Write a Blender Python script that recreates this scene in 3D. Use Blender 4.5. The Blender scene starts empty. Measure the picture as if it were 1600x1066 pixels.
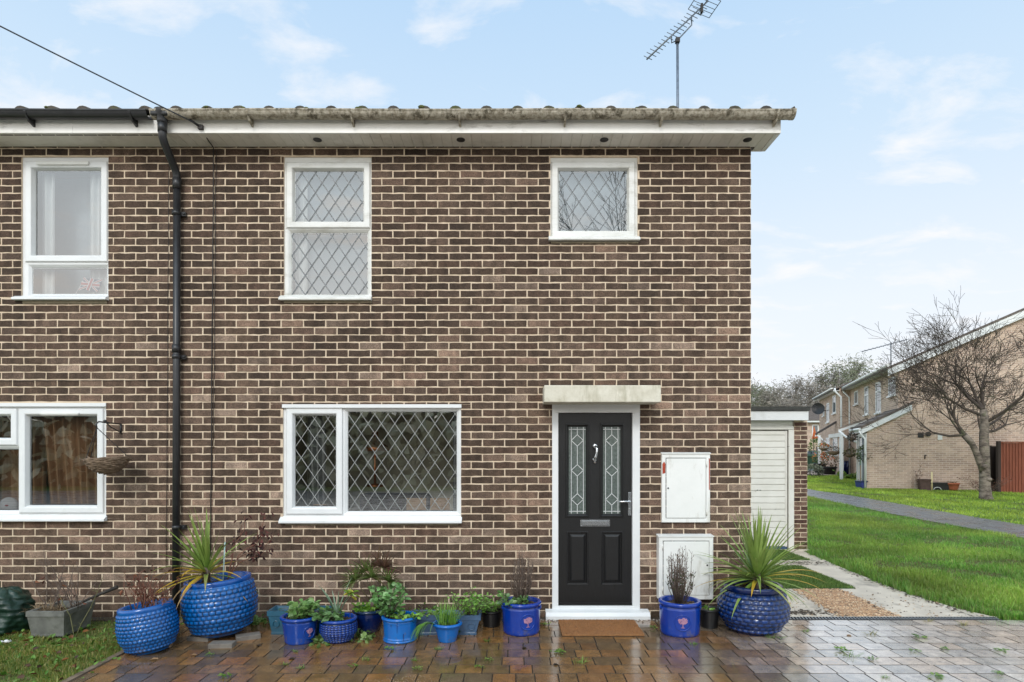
import bpy, math, random
import numpy as np
from mathutils import Vector, Matrix, noise as mnoise
random.seed(7)
SC = bpy.context.scene
COL = SC.collection
rnd = random.uniform
F = 931.8          # focal length in photo pixels
H = 1.68           # eye height
HZ = 705.0         # horizon row in the photo
CAMD = 6.0         # camera to front wall
R = math.radians

def PX(px, d): return (px - 800.0) / F * d
def PZ(py, d): return H + (HZ - py) / F * d
def wx(px): return PX(px, CAMD)
def wz(py): return PZ(py, CAMD)
def S(r, g, b):
    f = lambda c: (c/255/12.92) if c/255 <= .04045 else ((c/255+.055)/1.055)**2.4
    return (f(r), f(g), f(b), 1.0)
def sstep(a, b, x):
    t = min(1, max(0, (x-a)/(b-a))); return t*t*(3-2*t)
def terrain(x, y):
    return (0.2 * sstep(6, 15, y) + min(.26, max(0, (y-17)*.03))) * sstep(4, 9, x)
def jit(c, a):
    k = 1 + rnd(-a, a)
    return (c[0]*k, c[1]*k, c[2]*k, 1)
def lerpc(a, b, t): return tuple(a[i]*(1-t)+b[i]*t for i in range(4))

# ---------------------------------------------------------------- materials
def new_mat(name):
    m = bpy.data.materials.new(name); m.use_nodes = True
    nt = m.node_tree
    return m, nt, nt.nodes['Principled BSDF']
def nd(nt, typ, **kw):
    n = nt.nodes.new(typ)
    for k, v in kw.items(): setattr(n, k, v)
    return n
def noise_node(nt, scale, detail=4, rough=.6, vec=None, stretch=None):
    tc = nd(nt, 'ShaderNodeTexCoord')
    mp = nd(nt, 'ShaderNodeMapping')
    nt.links.new(tc.outputs['Object'], mp.inputs['Vector'])
    if stretch: mp.inputs['Scale'].default_value = stretch
    n = nd(nt, 'ShaderNodeTexNoise')
    n.inputs['Scale'].default_value = scale; n.inputs['Detail'].default_value = detail
    n.inputs['Roughness'].default_value = rough
    nt.links.new(mp.outputs['Vector'], n.inputs['Vector'])
    return n
def ramp(nt, src, a, b, ca=(0,0,0,1), cb=(1,1,1,1)):
    r = nd(nt, 'ShaderNodeValToRGB')
    r.color_ramp.elements[0].position = a; r.color_ramp.elements[1].position = b
    r.color_ramp.elements[0].color = ca; r.color_ramp.elements[1].color = cb
    nt.links.new(src, r.inputs['Fac']); return r
def mixc(nt, fac, a, b, mode='MIX'):
    m = nd(nt, 'ShaderNodeMix', data_type='RGBA', blend_type=mode)
    for sock, v in ((m.inputs[0], fac), (m.inputs[6], a), (m.inputs[7], b)):
        if isinstance(v, (int, float)): sock.default_value = v
        elif isinstance(v, tuple): sock.default_value = v
        else: nt.links.new(v, sock)
    return m.outputs[2]
def bump(nt, bsdf, src, strength, dist=.01):
    b = nd(nt, 'ShaderNodeBump'); b.inputs['Strength'].default_value = strength
    b.inputs['Distance'].default_value = dist
    nt.links.new(src, b.inputs['Height']); nt.links.new(b.outputs['Normal'], bsdf.inputs['Normal'])
def M(name, c1, c2=None, scale=12, rough=.6, bmp=0, metal=0, coat=0, stretch=None, lo=.35, hi=.65,
      attr=False, stain=None, stain_scale=5, stain_lo=.55, stain_hi=.7, stain_stretch=None, spec=.5, bscale=None, rvar=0):
    m, nt, b = new_mat(name)
    n = noise_node(nt, scale, 6, .65, stretch=stretch)
    col = ramp(nt, n.outputs['Fac'], lo, hi, c1, c2 or c1).outputs['Color']
    if attr:
        at = nd(nt, 'ShaderNodeAttribute'); at.attribute_name = 'col'
        col = mixc(nt, 1.0, col, at.outputs['Color'], 'MULTIPLY')
    if stain:
        sn = noise_node(nt, stain_scale, 8, .7, stretch=stain_stretch)
        f = ramp(nt, sn.outputs['Fac'], stain_lo, stain_hi)
        col = mixc(nt, f.outputs['Color'], col, stain)
    nt.links.new(col, b.inputs['Base Color'])
    b.inputs['Roughness'].default_value = rough; b.inputs['Metallic'].default_value = metal
    b.inputs['Coat Weight'].default_value = coat; b.inputs['Coat Roughness'].default_value = .06
    b.inputs['Specular IOR Level'].default_value = spec
    if rvar:
        rn = noise_node(nt, 3, 4); rr = nd(nt, 'ShaderNodeMapRange')
        rr.inputs['From Min'].default_value = .3; rr.inputs['From Max'].default_value = .7
        rr.inputs['To Min'].default_value = max(.02, rough-rvar); rr.inputs['To Max'].default_value = rough+rvar
        nt.links.new(rn.outputs['Fac'], rr.inputs['Value']); nt.links.new(rr.outputs['Result'], b.inputs['Roughness'])
    if bmp:
        bn = noise_node(nt, bscale or scale*3, 5, .7, stretch=stretch); bump(nt, b, bn.outputs['Fac'], bmp)
    return m
def leaf_mat(name, rough=.45, trans=.25):
    m, nt, b = new_mat(name)
    at = nd(nt, 'ShaderNodeAttribute'); at.attribute_name = 'col'
    n = noise_node(nt, 9, 3); f = ramp(nt, n.outputs['Fac'], .3, .7, (.8,.8,.8,1), (1.15,1.15,1.1,1))
    c = mixc(nt, 1.0, f.outputs['Color'], at.outputs['Color'], 'MULTIPLY')
    nt.links.new(c, b.inputs['Base Color']); b.inputs['Roughness'].default_value = rough
    t = nd(nt, 'ShaderNodeBsdfTranslucent'); nt.links.new(c, t.inputs['Color'])
    mx = nd(nt, 'ShaderNodeMixShader'); mx.inputs[0].default_value = trans
    out = nt.nodes['Material Output']
    nt.links.new(b.outputs[0], mx.inputs[1]); nt.links.new(t.outputs[0], mx.inputs[2]); nt.links.new(mx.outputs[0], out.inputs['Surface'])
    return m
def glass_mat(name, fac, tint=(.93,.95,.94,1), rough=0.0):
    m, nt, b = new_mat(name); nt.nodes.remove(b)
    tr = nd(nt, 'ShaderNodeBsdfTransparent'); tr.inputs['Color'].default_value = tint
    gl = nd(nt, 'ShaderNodeBsdfGlossy'); gl.inputs['Roughness'].default_value = rough
    lw = nd(nt, 'ShaderNodeFresnel'); lw.inputs['IOR'].default_value = 1.5
    ad = nd(nt, 'ShaderNodeMath', operation='ADD', use_clamp=True); ad.inputs[1].default_value = fac
    nt.links.new(lw.outputs[0], ad.inputs[0])
    mx = nd(nt, 'ShaderNodeMixShader'); nt.links.new(ad.outputs[0], mx.inputs[0])
    nt.links.new(tr.outputs[0], mx.inputs[1]); nt.links.new(gl.outputs[0], mx.inputs[2])
    # old panes are never quite flat
    n = noise_node(nt, 1.3, 1); bp = nd(nt, 'ShaderNodeBump'); bp.inputs['Strength'].default_value = .05; bp.inputs['Distance'].default_value = .02
    nt.links.new(n.outputs['Fac'], bp.inputs['Height']); nt.links.new(bp.outputs['Normal'], gl.inputs['Normal'])
    nt.links.new(mx.outputs[0], nt.nodes['Material Output'].inputs['Surface'])
    return m
def brick_mat(name, speck=(.42,.33,.26,1), band=.55):
    m, nt, b = new_mat(name)
    at = nd(nt, 'ShaderNodeAttribute'); at.attribute_name = 'col'
    # vertical burnt bands inside a brick
    n1 = noise_node(nt, 1.0, 1.5, .5, stretch=(11, 11, 5)); f1 = ramp(nt, n1.outputs['Fac'], .36, .66, (.78,.77,.76,1), (1.22,1.2,1.18,1))
    c = mixc(nt, band, at.outputs['Color'], f1.outputs['Color'], 'MULTIPLY')
    c = mixc(nt, 1.0, at.outputs['Color'], f1.outputs['Color'], 'MULTIPLY')
    n2 = noise_node(nt, 120, 4, .8); f2 = ramp(nt, n2.outputs['Fac'], .34, .68, (.38,.38,.38,1), (1.75,1.7,1.65,1))
    c = mixc(nt, 1.0, c, f2.outputs['Color'], 'MULTIPLY')
    n3 = noise_node(nt, 46, 6, .8); f3 = ramp(nt, n3.outputs['Fac'], .64, .70, (0,0,0,1), (.8,.8,.8,1))
    c = mixc(nt, f3.outputs['Color'], c, speck)
    n4 = noise_node(nt, .9, 5, .6); f4 = ramp(nt, n4.outputs['Fac'], .35, .7, (.88,.88,.88,1), (1.14,1.12,1.1,1))
    c = mixc(nt, 1.0, c, f4.outputs['Color'], 'MULTIPLY')
    # damp, greenish foot of the wall; soot and rain runs higher up
    tcz = nd(nt, 'ShaderNodeTexCoord'); sz = nd(nt, 'ShaderNodeSeparateXYZ'); nt.links.new(tcz.outputs['Object'], sz.inputs[0])
    n5 = noise_node(nt, 1.0, 6, .65, stretch=(5, 5, 2.2))
    zz = nd(nt, 'ShaderNodeMath', operation='MULTIPLY_ADD'); nt.links.new(n5.outputs['Fac'], zz.inputs[0]); zz.inputs[1].default_value = -.7; nt.links.new(sz.outputs['Z'], zz.inputs[2])
    f5 = ramp(nt, zz.outputs[0], .0, .06, (.62,.64,.56,1), (1,1,1,1)); f5.color_ramp.elements[0].position = .0
    mrz = nd(nt, 'ShaderNodeMapRange'); nt.links.new(zz.outputs[0], mrz.inputs['Value']); mrz.inputs['From Min'].default_value = -.5; mrz.inputs['From Max'].default_value = -.12
    f5 = ramp(nt, mrz.outputs[0], .0, 1.0, (.60,.62,.52,1), (1,1,1,1))
    c = mixc(nt, 1.0, c, f5.outputs['Color'], 'MULTIPLY')
    n6 = noise_node(nt, 1.0, 7, .6, stretch=(3.2, 3.2, .35)); f6 = ramp(nt, n6.outputs['Fac'], .36, .64, (.84,.84,.85,1), (1.12,1.10,1.08,1))
    c = mixc(nt, 1.0, c, f6.outputs['Color'], 'MULTIPLY')
    nt.links.new(c, b.inputs['Base Color']); b.inputs['Roughness'].default_value = .85
    b.inputs['Specular IOR Level'].default_value = .25
    bump(nt, b, n2.outputs['Fac'], .5, .004)
    return m

# ---------------------------------------------------------------- mesh builder
class MB:
    def __init__(s): s.v = []; s.f = []; s.c = []; s.m = []; s.sm = []
    def vert(s, p): s.v.append((p[0], p[1], p[2])); return len(s.v)-1
    def face(s, idx, c=(1,1,1,1), m=0, sm=False):
        s.f.append(tuple(idx)); s.c.append(c); s.m.append(m); s.sm.append(sm)
    def poly(s, pts, c=(1,1,1,1), m=0, sm=False):
        k = len(s.v); s.v.extend([(p[0],p[1],p[2]) for p in pts]); s.face(range(k, k+len(pts)), c, m, sm)
    def box(s, x0, y0, z0, x1, y1, z1, c=(1,1,1,1), m=0):
        if x0 > x1: x0, x1 = x1, x0
        if y0 > y1: y0, y1 = y1, y0
        if z0 > z1: z0, z1 = z1, z0
        k = len(s.v)
        s.v += [(x0,y0,z0),(x1,y0,z0),(x1,y1,z0),(x0,y1,z0),(x0,y0,z1),(x1,y0,z1),(x1,y1,z1),(x0,y1,z1)]
        for q in ((0,3,2,1),(4,5,6,7),(0,1,5,4),(1,2,6,5),(2,3,7,6),(3,0,4,7)): s.face([k+i for i in q], c, m)
    def obox(s, mat, sx, sy, sz, c=(1,1,1,1), m=0):
        k = len(s.v)
        for z in (-.5,.5):
            for (x,y) in ((-.5,-.5),(.5,-.5),(.5,.5),(-.5,.5)):
                p = mat @ Vector((x*sx, y*sy, z*sz)); s.v.append(tuple(p))
        for q in ((0,3,2,1),(4,5,6,7),(0,1,5,4),(1,2,6,5),(2,3,7,6),(3,0,4,7)): s.face([k+i for i in q], c, m)
    def prism(s, poly, axis, a, b, c=(1,1,1,1), m=0):
        # poly 2-D points; axis x: (y,z) ; y: (x,z) ; z: (x,y)
        def P(p, t):
            return (t,p[0],p[1]) if axis=='x' else (p[0],t,p[1]) if axis=='y' else (p[0],p[1],t)
        n = len(poly); k = len(s.v)
        s.v += [P(p,a) for p in poly] + [P(p,b) for p in poly]
        s.face(range(k,k+n), c, m); s.face(range(k+2*n-1,k+n-1,-1), c, m)
        for i in range(n): j=(i+1)%n; s.face((k+i,k+n+i,k+n+j,k+j), c, m)
    def tube(s, pts, r, n=8, c=(1,1,1,1), m=0, cap=True):
        pts = [Vector(p) for p in pts]
        if not hasattr(r, '__len__'): r = [r]*len(pts)
        rings = []; up = None
        for i, p in enumerate(pts):
            t = (pts[min(i+1,len(pts)-1)] - pts[max(i-1,0)])
            if t.length < 1e-9: t = Vector((0,0,1))
            t.normalize()
            if up is None:
                up = Vector((0,0,1)) if abs(t.z) < .9 else Vector((1,0,0))
            a = t.cross(up)
            if a.length < 1e-6: a = t.orthogonal()
            a.normalize(); b = a.cross(t); up = b
            k = len(s.v); rings.append(k)
            for j in range(n):
                th = 2*math.pi*j/n
                s.v.append(tuple(p + a*math.cos(th)*r[i] + b*math.sin(th)*r[i]))
        for i in range(len(rings)-1):
            for j in range(n):
                j2 = (j+1)%n
                s.face((rings[i]+j, rings[i]+j2, rings[i+1]+j2, rings[i+1]+j), c, m, True)
        if cap:
            s.face([rings[0]+j for j in range(n)][::-1], c, m); s.face([rings[-1]+j for j in range(n)], c, m)
    def lathe(s, prof, n=40, cx=0, cy=0, c=(1,1,1,1), m=0, disp=None, cfun=None):
        rings = []
        for i, (r, z) in enumerate(prof):
            k = len(s.v); rings.append(k)
            for j in range(n):
                th = 2*math.pi*j/n
                dd = disp(th, i/(len(prof)-1), r, z) if disp else 0
                s.v.append((cx+(r+dd)*math.cos(th), cy+(r+dd)*math.sin(th), z))
        for i in range(len(prof)-1):
            for j in range(n):
                j2=(j+1)%n
                cc = cfun(2*math.pi*(j+.5)/n, (i+.5)/(len(prof)-1), i) if cfun else c
                s.face((rings[i]+j, rings[i]+j2, rings[i+1]+j2, rings[i+1]+j), cc, m, True)
        s.face([rings[0]+j for j in range(n)][::-1], c, m)
        return s
    def blade(s, base, d, length, width, droop=.5, segs=5, c=(1,1,1,1), c2=None, fold=.15, m=0):
        p = Vector(base); d = Vector(d).normalized()
        side = d.cross(Vector((0,0,1)))
        if side.length < 1e-4: side = Vector((1,0,0))
        side.normalize(); prev = None; st = length/segs
        for i in range(segs+1):
            t = i/segs
            w = width*(.55+.9*t)*(1-t)**.6 if t < 1 else 0
            w = width * min(1, .5+2.2*t) * (1 - t**2.2)
            nrm = side.cross(d)
            k = len(s.v)
            s.v += [tuple(p-side*w/2+nrm*w*fold), tuple(p), tuple(p+side*w/2+nrm*w*fold)]
            cc = lerpc(c, c2, t) if c2 else c
            if prev is not None:
                s.face((prev,prev+1,k+1,k), cc, m, True); s.face((prev+1,prev+2,k+2,k+1), cc, m, True)
            prev = k
            p = p + d*st
            d = (d + Vector((0,0,-droop/segs*(.4+1.6*t)))).normalized()
    def leaf(s, p, d, L, W, c, up=None, m=0, curl=.15):
        p = Vector(p); d = Vector(d).normalized()
        sd = d.cross(up or Vector((rnd(-1,1),rnd(-1,1),rnd(.2,1)))); 
        if sd.length < 1e-4: sd = d.orthogonal()
        sd.normalize(); n = sd.cross(d)
        k = len(s.v)
        q = [p, p+d*L*.35-sd*W*.5+n*L*curl*.4, p+d*L*.75-sd*W*.36+n*L*curl*.2, p+d*L-n*L*curl, p+d*L*.75+sd*W*.36+n*L*curl*.2, p+d*L*.35+sd*W*.5+n*L*curl*.4]
        s.v += [tuple(a) for a in q]
        s.face((k,k+1,k+2,k+3), c, m, True); s.face((k,k+3,k+4,k+5), c, m, True)
    def sphere(s, ctr, r, n=10, c=(1,1,1,1), m=0, sq=(1,1,1)):
        k = len(s.v); rows = max(4, n//2)
        for i in range(rows+1):
            ph = math.pi*i/rows
            for j in range(n):
                th = 2*math.pi*j/n
                s.v.append((ctr[0]+r*sq[0]*math.sin(ph)*math.cos(th), ctr[1]+r*sq[1]*math.sin(ph)*math.sin(th), ctr[2]+r*sq[2]*math.cos(ph)))
        for i in range(rows):
            for j in range(n):
                j2=(j+1)%n
                s.face((k+i*n+j, k+(i+1)*n+j, k+(i+1)*n+j2, k+i*n+j2), c, m, True)

def obj(name, mb, mats, parent=None, root=None, bev=0, seg=2, weld=False):
    """link mb as one mesh object; if root given, verts are world and get moved into root's frame"""
    me = bpy.data.meshes.new(name)
    v = mb.v
    if root is not None:
        inv = (Matrix.Translation(root.location) @ root.rotation_euler.to_matrix().to_4x4()).inverted()
        v = [tuple(inv @ Vector(p)) for p in v]
    me.from_pydata(v, [], mb.f)
    if not isinstance(mats, (list, tuple)): mats = [mats]
    for m in mats: me.materials.append(m)
    me.polygons.foreach_set('material_index', mb.m)
    me.polygons.foreach_set('use_smooth', mb.sm)
    a = me.attributes.new('col', 'FLOAT_COLOR', 'FACE')
    a.data.foreach_set('color', np.array(mb.c, dtype=np.float32).ravel())
    me.update()
    o = bpy.data.objects.new(name, me); COL.objects.link(o)
    if parent is not None: o.parent = parent
    if bev:
        b = o.modifiers.new('bevel', 'BEVEL'); b.width = bev; b.segments = seg; b.limit_method = 'ANGLE'; b.angle_limit = R(40)
        b.harden_normals = False
    return o
def tag(o, label=None, cat=None, group=None, kind=None):
    if label: o['label'] = label
    if cat: o['category'] = cat
    if group: o['group'] = group
    if kind: o['kind'] = kind
    return o
def thing(name, label, cat, loc=(0,0,0), rot=(0,0,0), group=None):
    o = bpy.data.objects.new(name, None); COL.objects.link(o)
    o.empty_display_size = .2; o.location = loc; o.rotation_euler = rot
    return tag(o, label, cat, group)
def struct(name, mb, mats, **kw):
    return tag(obj(name, mb, mats, **kw), kind='structure')

# ---------------------------------------------------------------- brickwork
def subtract(r, holes):
    out = [r]
    for (a,b,c,d) in holes:          # u0,z0,u1,z1
        nxt = []
        for (u0,z0,u1,z1) in out:
            if u1<=a or u0>=c or z1<=b or z0>=d: nxt.append((u0,z0,u1,z1)); continue
            if z0 < b: nxt.append((u0,z0,u1,b))
            if z1 > d: nxt.append((u0,d,u1,z1))
            zz0, zz1 = max(z0,b), min(z1,d)
            if u0 < a: nxt.append((u0,zz0,a,zz1))
            if u1 > c: nxt.append((c,zz0,u1,zz1))
        out = nxt
    return out
def brickwall(mb, P0, u, n, L, Hh, holes, colf, bl=.225, bh=.075, j=.0115, top=None, proud=.005, jitter=.0028, phase=0, reveal=.1, u_off=0):
    """bricks (material 0) in a mortar bed (material 1). P0 base corner, u along, n outward normal"""
    P0 = Vector(P0); u = Vector(u); n = Vector(n)
    flip = u.cross(Vector((0,0,1))).dot(n) < 0
    def P(a, z, o): return P0 + u*a + Vector((0,0,z)) + n*o
    def F4(q, c, m):
        mb.poly(q[::-1] if flip else q, c, m)
    # mortar bed split round the holes
    us = sorted(set([0, L] + [h[0] for h in holes] + [h[2] for h in holes])); us = [x for x in us if 0 <= x <= L]
    zs = sorted(set([0, Hh] + [h[1] for h in holes] + [h[3] for h in holes])); zs = [x for x in zs if 0 <= x <= Hh]
    for i in range(len(us)-1):
        for k in range(len(zs)-1):
            cu, cz = (us[i]+us[i+1])/2, (zs[k]+zs[k+1])/2
            if any(a<cu<c and b<cz<d for a,b,c,d in holes): continue
            if top:
                m = 24
                for q in range(m):
                    ua, ub = us[i]+(us[i+1]-us[i])*q/m, us[i]+(us[i+1]-us[i])*(q+1)/m
                    F4([P(ua,zs[k],0),P(ub,zs[k],0),P(ub,max(zs[k],min(zs[k+1],top(ub))),0),P(ua,max(zs[k],min(zs[k+1],top(ua))),0)], (1,1,1,1), 1)
                continue
            F4([P(us[i],zs[k],0),P(us[i+1],zs[k],0),P(us[i+1],zs[k+1],0),P(us[i],zs[k+1],0)], (1,1,1,1), 1)
    for (a,b,c,d) in holes:
        for q in ([(a,b),(a,d)], [(c,d),(c,b)], [(a,d),(c,d)], [(c,b),(a,b)]):
            (a1,z1),(a2,z2) = q
            F4([P(a1,z1,0),P(a2,z2,0),P(a2,z2,-reveal),P(a1,z1,-reveal)][::-1], (.8,.8,.8,1), 1)
    rows = int(Hh/bh)+1
    for r in range(rows):
        z0 = r*bh + j/2; z1 = min((r+1)*bh - j/2, Hh)
        if z1 - z0 < .02: continue
        off = (0 if r % 2 == phase else bl/2) + u_off
        x = -off - bl*2
        while x < L:
            bu0 = max(x + j/2, 0); bu1 = min(x + bl - j/2, L); x += bl
            if bu1 - bu0 < .02: continue
            for (a,z_0,c,z_1) in subtract((bu0,z0,bu1,z1), holes):
                if c-a < .018 or z_1-z_0 < .014: continue
                if top and z_1 > min(top(a),top(c)): continue
                col = colf((a+c)/2, (z_0+z_1)/2)
                g = lambda: rnd(-jitter, jitter)
                ch = .0025
                pr = proud*rnd(.75,1.15)
                ns = max(1, int((c-a)/.05)) if jitter < .0035 and jitter > .0024 else 1
                lo = [(a+(c-a)*q/ns+(g() if 0<q<ns else g()*.6), z_0+g()) for q in range(ns+1)]
                hi = [(a+(c-a)*q/ns+(g() if 0<q<ns else g()*.6), z_1+g()) for q in range(ns,-1,-1)]
                E = lo+hi; uc, zc_ = (a+c)/2, (z_0+z_1)/2
                B = [P(u_,z_,0) for u_,z_ in E]
                T = [P(u_-ch*(1 if u_>uc else -1)*min(1,abs(u_-uc)*20), z_-ch*(1 if z_>zc_ else -1), pr) for u_,z_ in E]
                F4(T, col, 0); ne = len(E); cs = lerpc(col, (.4,.34,.28,1), .3)
                for i in range(ne):
                    k = (i+1)%ne; F4([B[i],B[k],T[k],T[i]], cs, 0)
# ---------------------------------------------------------------- palette
m_brick = brick_mat('brown_brick')
m_brick_far = M('buff_brick', S(216,208,202), S(255,250,244), 1.1, .9, .3, attr=True, stain=S(168,148,130), stain_scale=.8, stain_lo=.5, stain_hi=.9, stain_stretch=(.4,.4,3), bscale=60)
m_mortar = M('cream_mortar', S(200,180,156), S(222,203,178), 9, .95, .4, bscale=160, stain=S(176,156,132), stain_scale=2.2, stain_lo=.52, stain_hi=.78)
m_mortar_far = M('pale_mortar', S(218,202,186), S(226,212,198), 9, .95)
m_upvc = M('white_upvc', S(217,219,219), S(225,226,226), 3, .32, stain=S(198,198,192), stain_scale=2.5, stain_lo=.6, stain_hi=.85)
m_upvc_old = M('weathered_white_upvc', S(213,213,208), S(226,226,223), 3, .45, stain=S(164,160,146), stain_scale=2.2, stain_lo=.52, stain_hi=.8, stain_stretch=(1,1,4))
m_soffit = M('cream_soffit', S(218,211,200), S(232,226,216), 3, .5, stain=S(150,142,130), stain_scale=2, stain_lo=.5, stain_hi=.85)
m_fascia = M('white_fascia', S(232,230,224), S(242,240,236), 3, .4, stain=S(122,114,102), stain_scale=1.6, stain_lo=.58, stain_hi=.82, stain_stretch=(1.6,1,7))
m_gut_old = M('lichened_gutter', S(186,178,162), S(126,116,98), 26, .85, .5, lo=.4, hi=.64, stain=S(84,77,62), stain_scale=15, stain_lo=.5, stain_hi=.62, bscale=80)
m_black = M('black_plastic', S(30,30,32), S(44,44,46), 8, .38, stain=S(70,70,68), stain_scale=5, stain_lo=.6, stain_hi=.8)
m_blackpot = M('black_pot_plastic', S(16,16,17), S(26,26,27), 8, .42)
m_dark = M('dark_cable', S(34,28,26), None, 5, .6)
m_wire = M('overhead_wire', S(44,48,54), None, 5, .6)
m_alu = M('dull_aluminium', S(120,126,132), S(84,88,94), 20, .45, metal=.6)
m_mast = M('grey_mast', S(112,122,136), S(92,100,112), 20, .4, metal=.5)
m_tile = M('mossy_tile', S(62,58,54), S(88,80,72), 16, .9, .5, stain=S(78,84,42), stain_scale=7, stain_lo=.5, stain_hi=.66)
m_tile_far = M('brown_tile', S(82,74,70), S(112,102,96), 10, .85, .3)
m_lead_door = M('bright_lead', S(226,228,228), S(210,212,212), 30, .35)
m_lead = M('pale_lead', S(150,152,150), S(128,130,128), 30, .4)
m_lead_grey = M('grey_lead', S(92,97,100), S(122,127,130), 30, .4)
m_lead_shadow = M('lead_shadow', S(70,75,78), S(88,92,95), 30, .6)  # dark tone for the painted shadow lines of the front leads
m_glass_up = glass_mat('upper_glass', .22)
m_glass_low = glass_mat('lower_glass', .32, (.95,.96,.95,1))
m_glass_door = M('obscured_door_glass', S(66,76,72), S(98,108,103), 40, .12, .35, bscale=70, spec=.8)
m_room = M('dim_room_wall', S(120,112,100), S(130,122,110), 2, .9)
m_blind = M('pale_roller_blind', S(148,160,170), S(164,175,184), 4, .8)
m_net = M('net_curtain', S(216,220,222), S(226,229,230), 4, .9)
m_curt_brown = M('brown_curtain', S(168,132,100), S(196,160,124), 6, .9, stretch=(8,8,.6))
m_curt_grey = M('grey_curtain', S(150,152,152), S(172,174,174), 60, .95)
m_door = M('black_grained_door', S(17,17,18), S(27,27,28), 30, .36, .18, stretch=(6,6,.5), bscale=40)
m_chrome = M('brushed_chrome', S(206,208,210), S(180,182,186), 60, .22, metal=.95)
m_conc = M('weathered_concrete', S(196,190,172), S(216,211,196), 10, .9, .25, stain=S(156,150,124), stain_scale=4, stain_lo=.52, stain_hi=.78, stain_stretch=(2.2,1,.6), bscale=90)
m_white_paint = M('white_gloss_paint', S(222,223,219), S(234,234,231), 2, .38, .12, stain=S(168,160,142), stain_scale=3.2, stain_lo=.56, stain_hi=.8, stain_stretch=(2,2,.6), bscale=14)
m_flaky = M('flaking_white_paint', S(214,212,204), S(228,226,220), 4, .5, .15, stain=S(120,112,100), stain_scale=9, stain_lo=.66, stain_hi=.70, stain_stretch=(.5,1,1.6), bscale=50)
m_rust = M('red_rust', S(176,74,48), S(150,56,36), 20, .8)
m_felt = M('roof_felt', S(52,52,50), S(74,74,70), 20, .95, .4)
m_slab = M('concrete_path', S(186,172,154), S(212,199,181), 3, .55, .25, stain=S(120,110,98), stain_scale=1.6, stain_lo=.55, stain_hi=.72, bscale=70, rvar=.2)
m_soil = M('wet_soil', S(52,42,33), S(80,66,50), 10, .9, .8)
m_ground = M('turf_soil', S(66,92,30), S(92,118,44), 4, .95, .5, stain=S(92,84,56), stain_scale=1.1, stain_lo=.58, stain_hi=.75)
m_joint = M('paving_joint', S(48,40,32), S(66,56,44), 20, .8, .4)
m_asphalt = M('wet_asphalt', S(96,96,98), S(120,119,120), 8, .3, .3, stain=S(78,76,76), stain_scale=.9, bscale=90, rvar=.15)
m_turf = leaf_mat('artificial_turf', .6, .1)
m_grass = leaf_mat('grass_blade', .5, .35)
m_leaf = leaf_mat('leaf', .42, .25)
m_leaf_gloss = leaf_mat('strap_leaf', .33, .2)
m_dead = leaf_mat('dead_leaf', .8, .15)
m_twig = M('twig_bark', S(84,70,62), S(112,98,88), 20, .9)
m_bark = M('mottled_bark', S(92,80,70), S(132,118,104), 7, .9, .8, stain=S(98,102,64), stain_scale=3, stain_lo=.55, stain_hi=.72, bscale=30, stretch=(1,1,.5))
m_coir = M('coir_mat', S(120,82,48), S(158,112,70), 60, .95, .8, bscale=220)
m_pebble = M('pebble', (1,1,1,1), S(220,220,220), 20, .55, attr=True)
m_fence = M('red_brown_timber', S(112,58,40), S(140,78,56), 8, .8, .3, stretch=(6,6,.4))
m_fence_dark = M('dark_timber', S(44,34,30), S(58,46,40), 8, .8, .3, stretch=(6,6,.4))
m_wicker = M('grey_wicker', S(96,80,66), S(134,114,94), 30, .9, .4)
m_plastic_grey = M('grey_planter', S(92,92,88), S(122,122,116), 7, .6, stain=S(72,76,62), stain_scale=5)
m_bag = M('green_sack', S(18,42,34), S(30,58,46), 6, .4, .5)
m_wood = M('pine_board', S(192,150,104), S(208,170,124), 10, .6, stretch=(1,1,6))
m_copper = M('copper', S(196,120,72), None, 10, .3, metal=.9)
m_slate = M('dark_roof_tile', S(62,58,58), S(82,76,74), 14, .8, .4)
m_terra = M('terracotta', S(160,88,60), S(180,104,74), 8, .8)
m_teal = M('teal_glaze', S(20,74,96), S(30,92,116), 6, .3, coat=.4)
m_slateblue = M('slate_blue_glaze', S(50,76,104), S(64,92,122), 6, .4, coat=.2)
m_pinkmark = M('pink_transfer', S(176,132,156), S(150,104,132), 40, .5)
m_canvas_blue = M('blue_blazer', S(30,44,92), None, 5, .7)
m_red = M('red_cloth', S(178,58,54), None, 5, .8)
m_white_cloth = M('white_cloth', S(220,220,222), None, 5, .8)
m_orange = M('orange_petal', S(206,92,44), S(220,124,70), 9, .6)
m_carpaint = M('dark_car_paint', S(52,58,66), None, 5, .2, coat=.8)
m_bin = M('green_bin', S(40,76,52), S(48,86,60), 5, .5)
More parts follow.
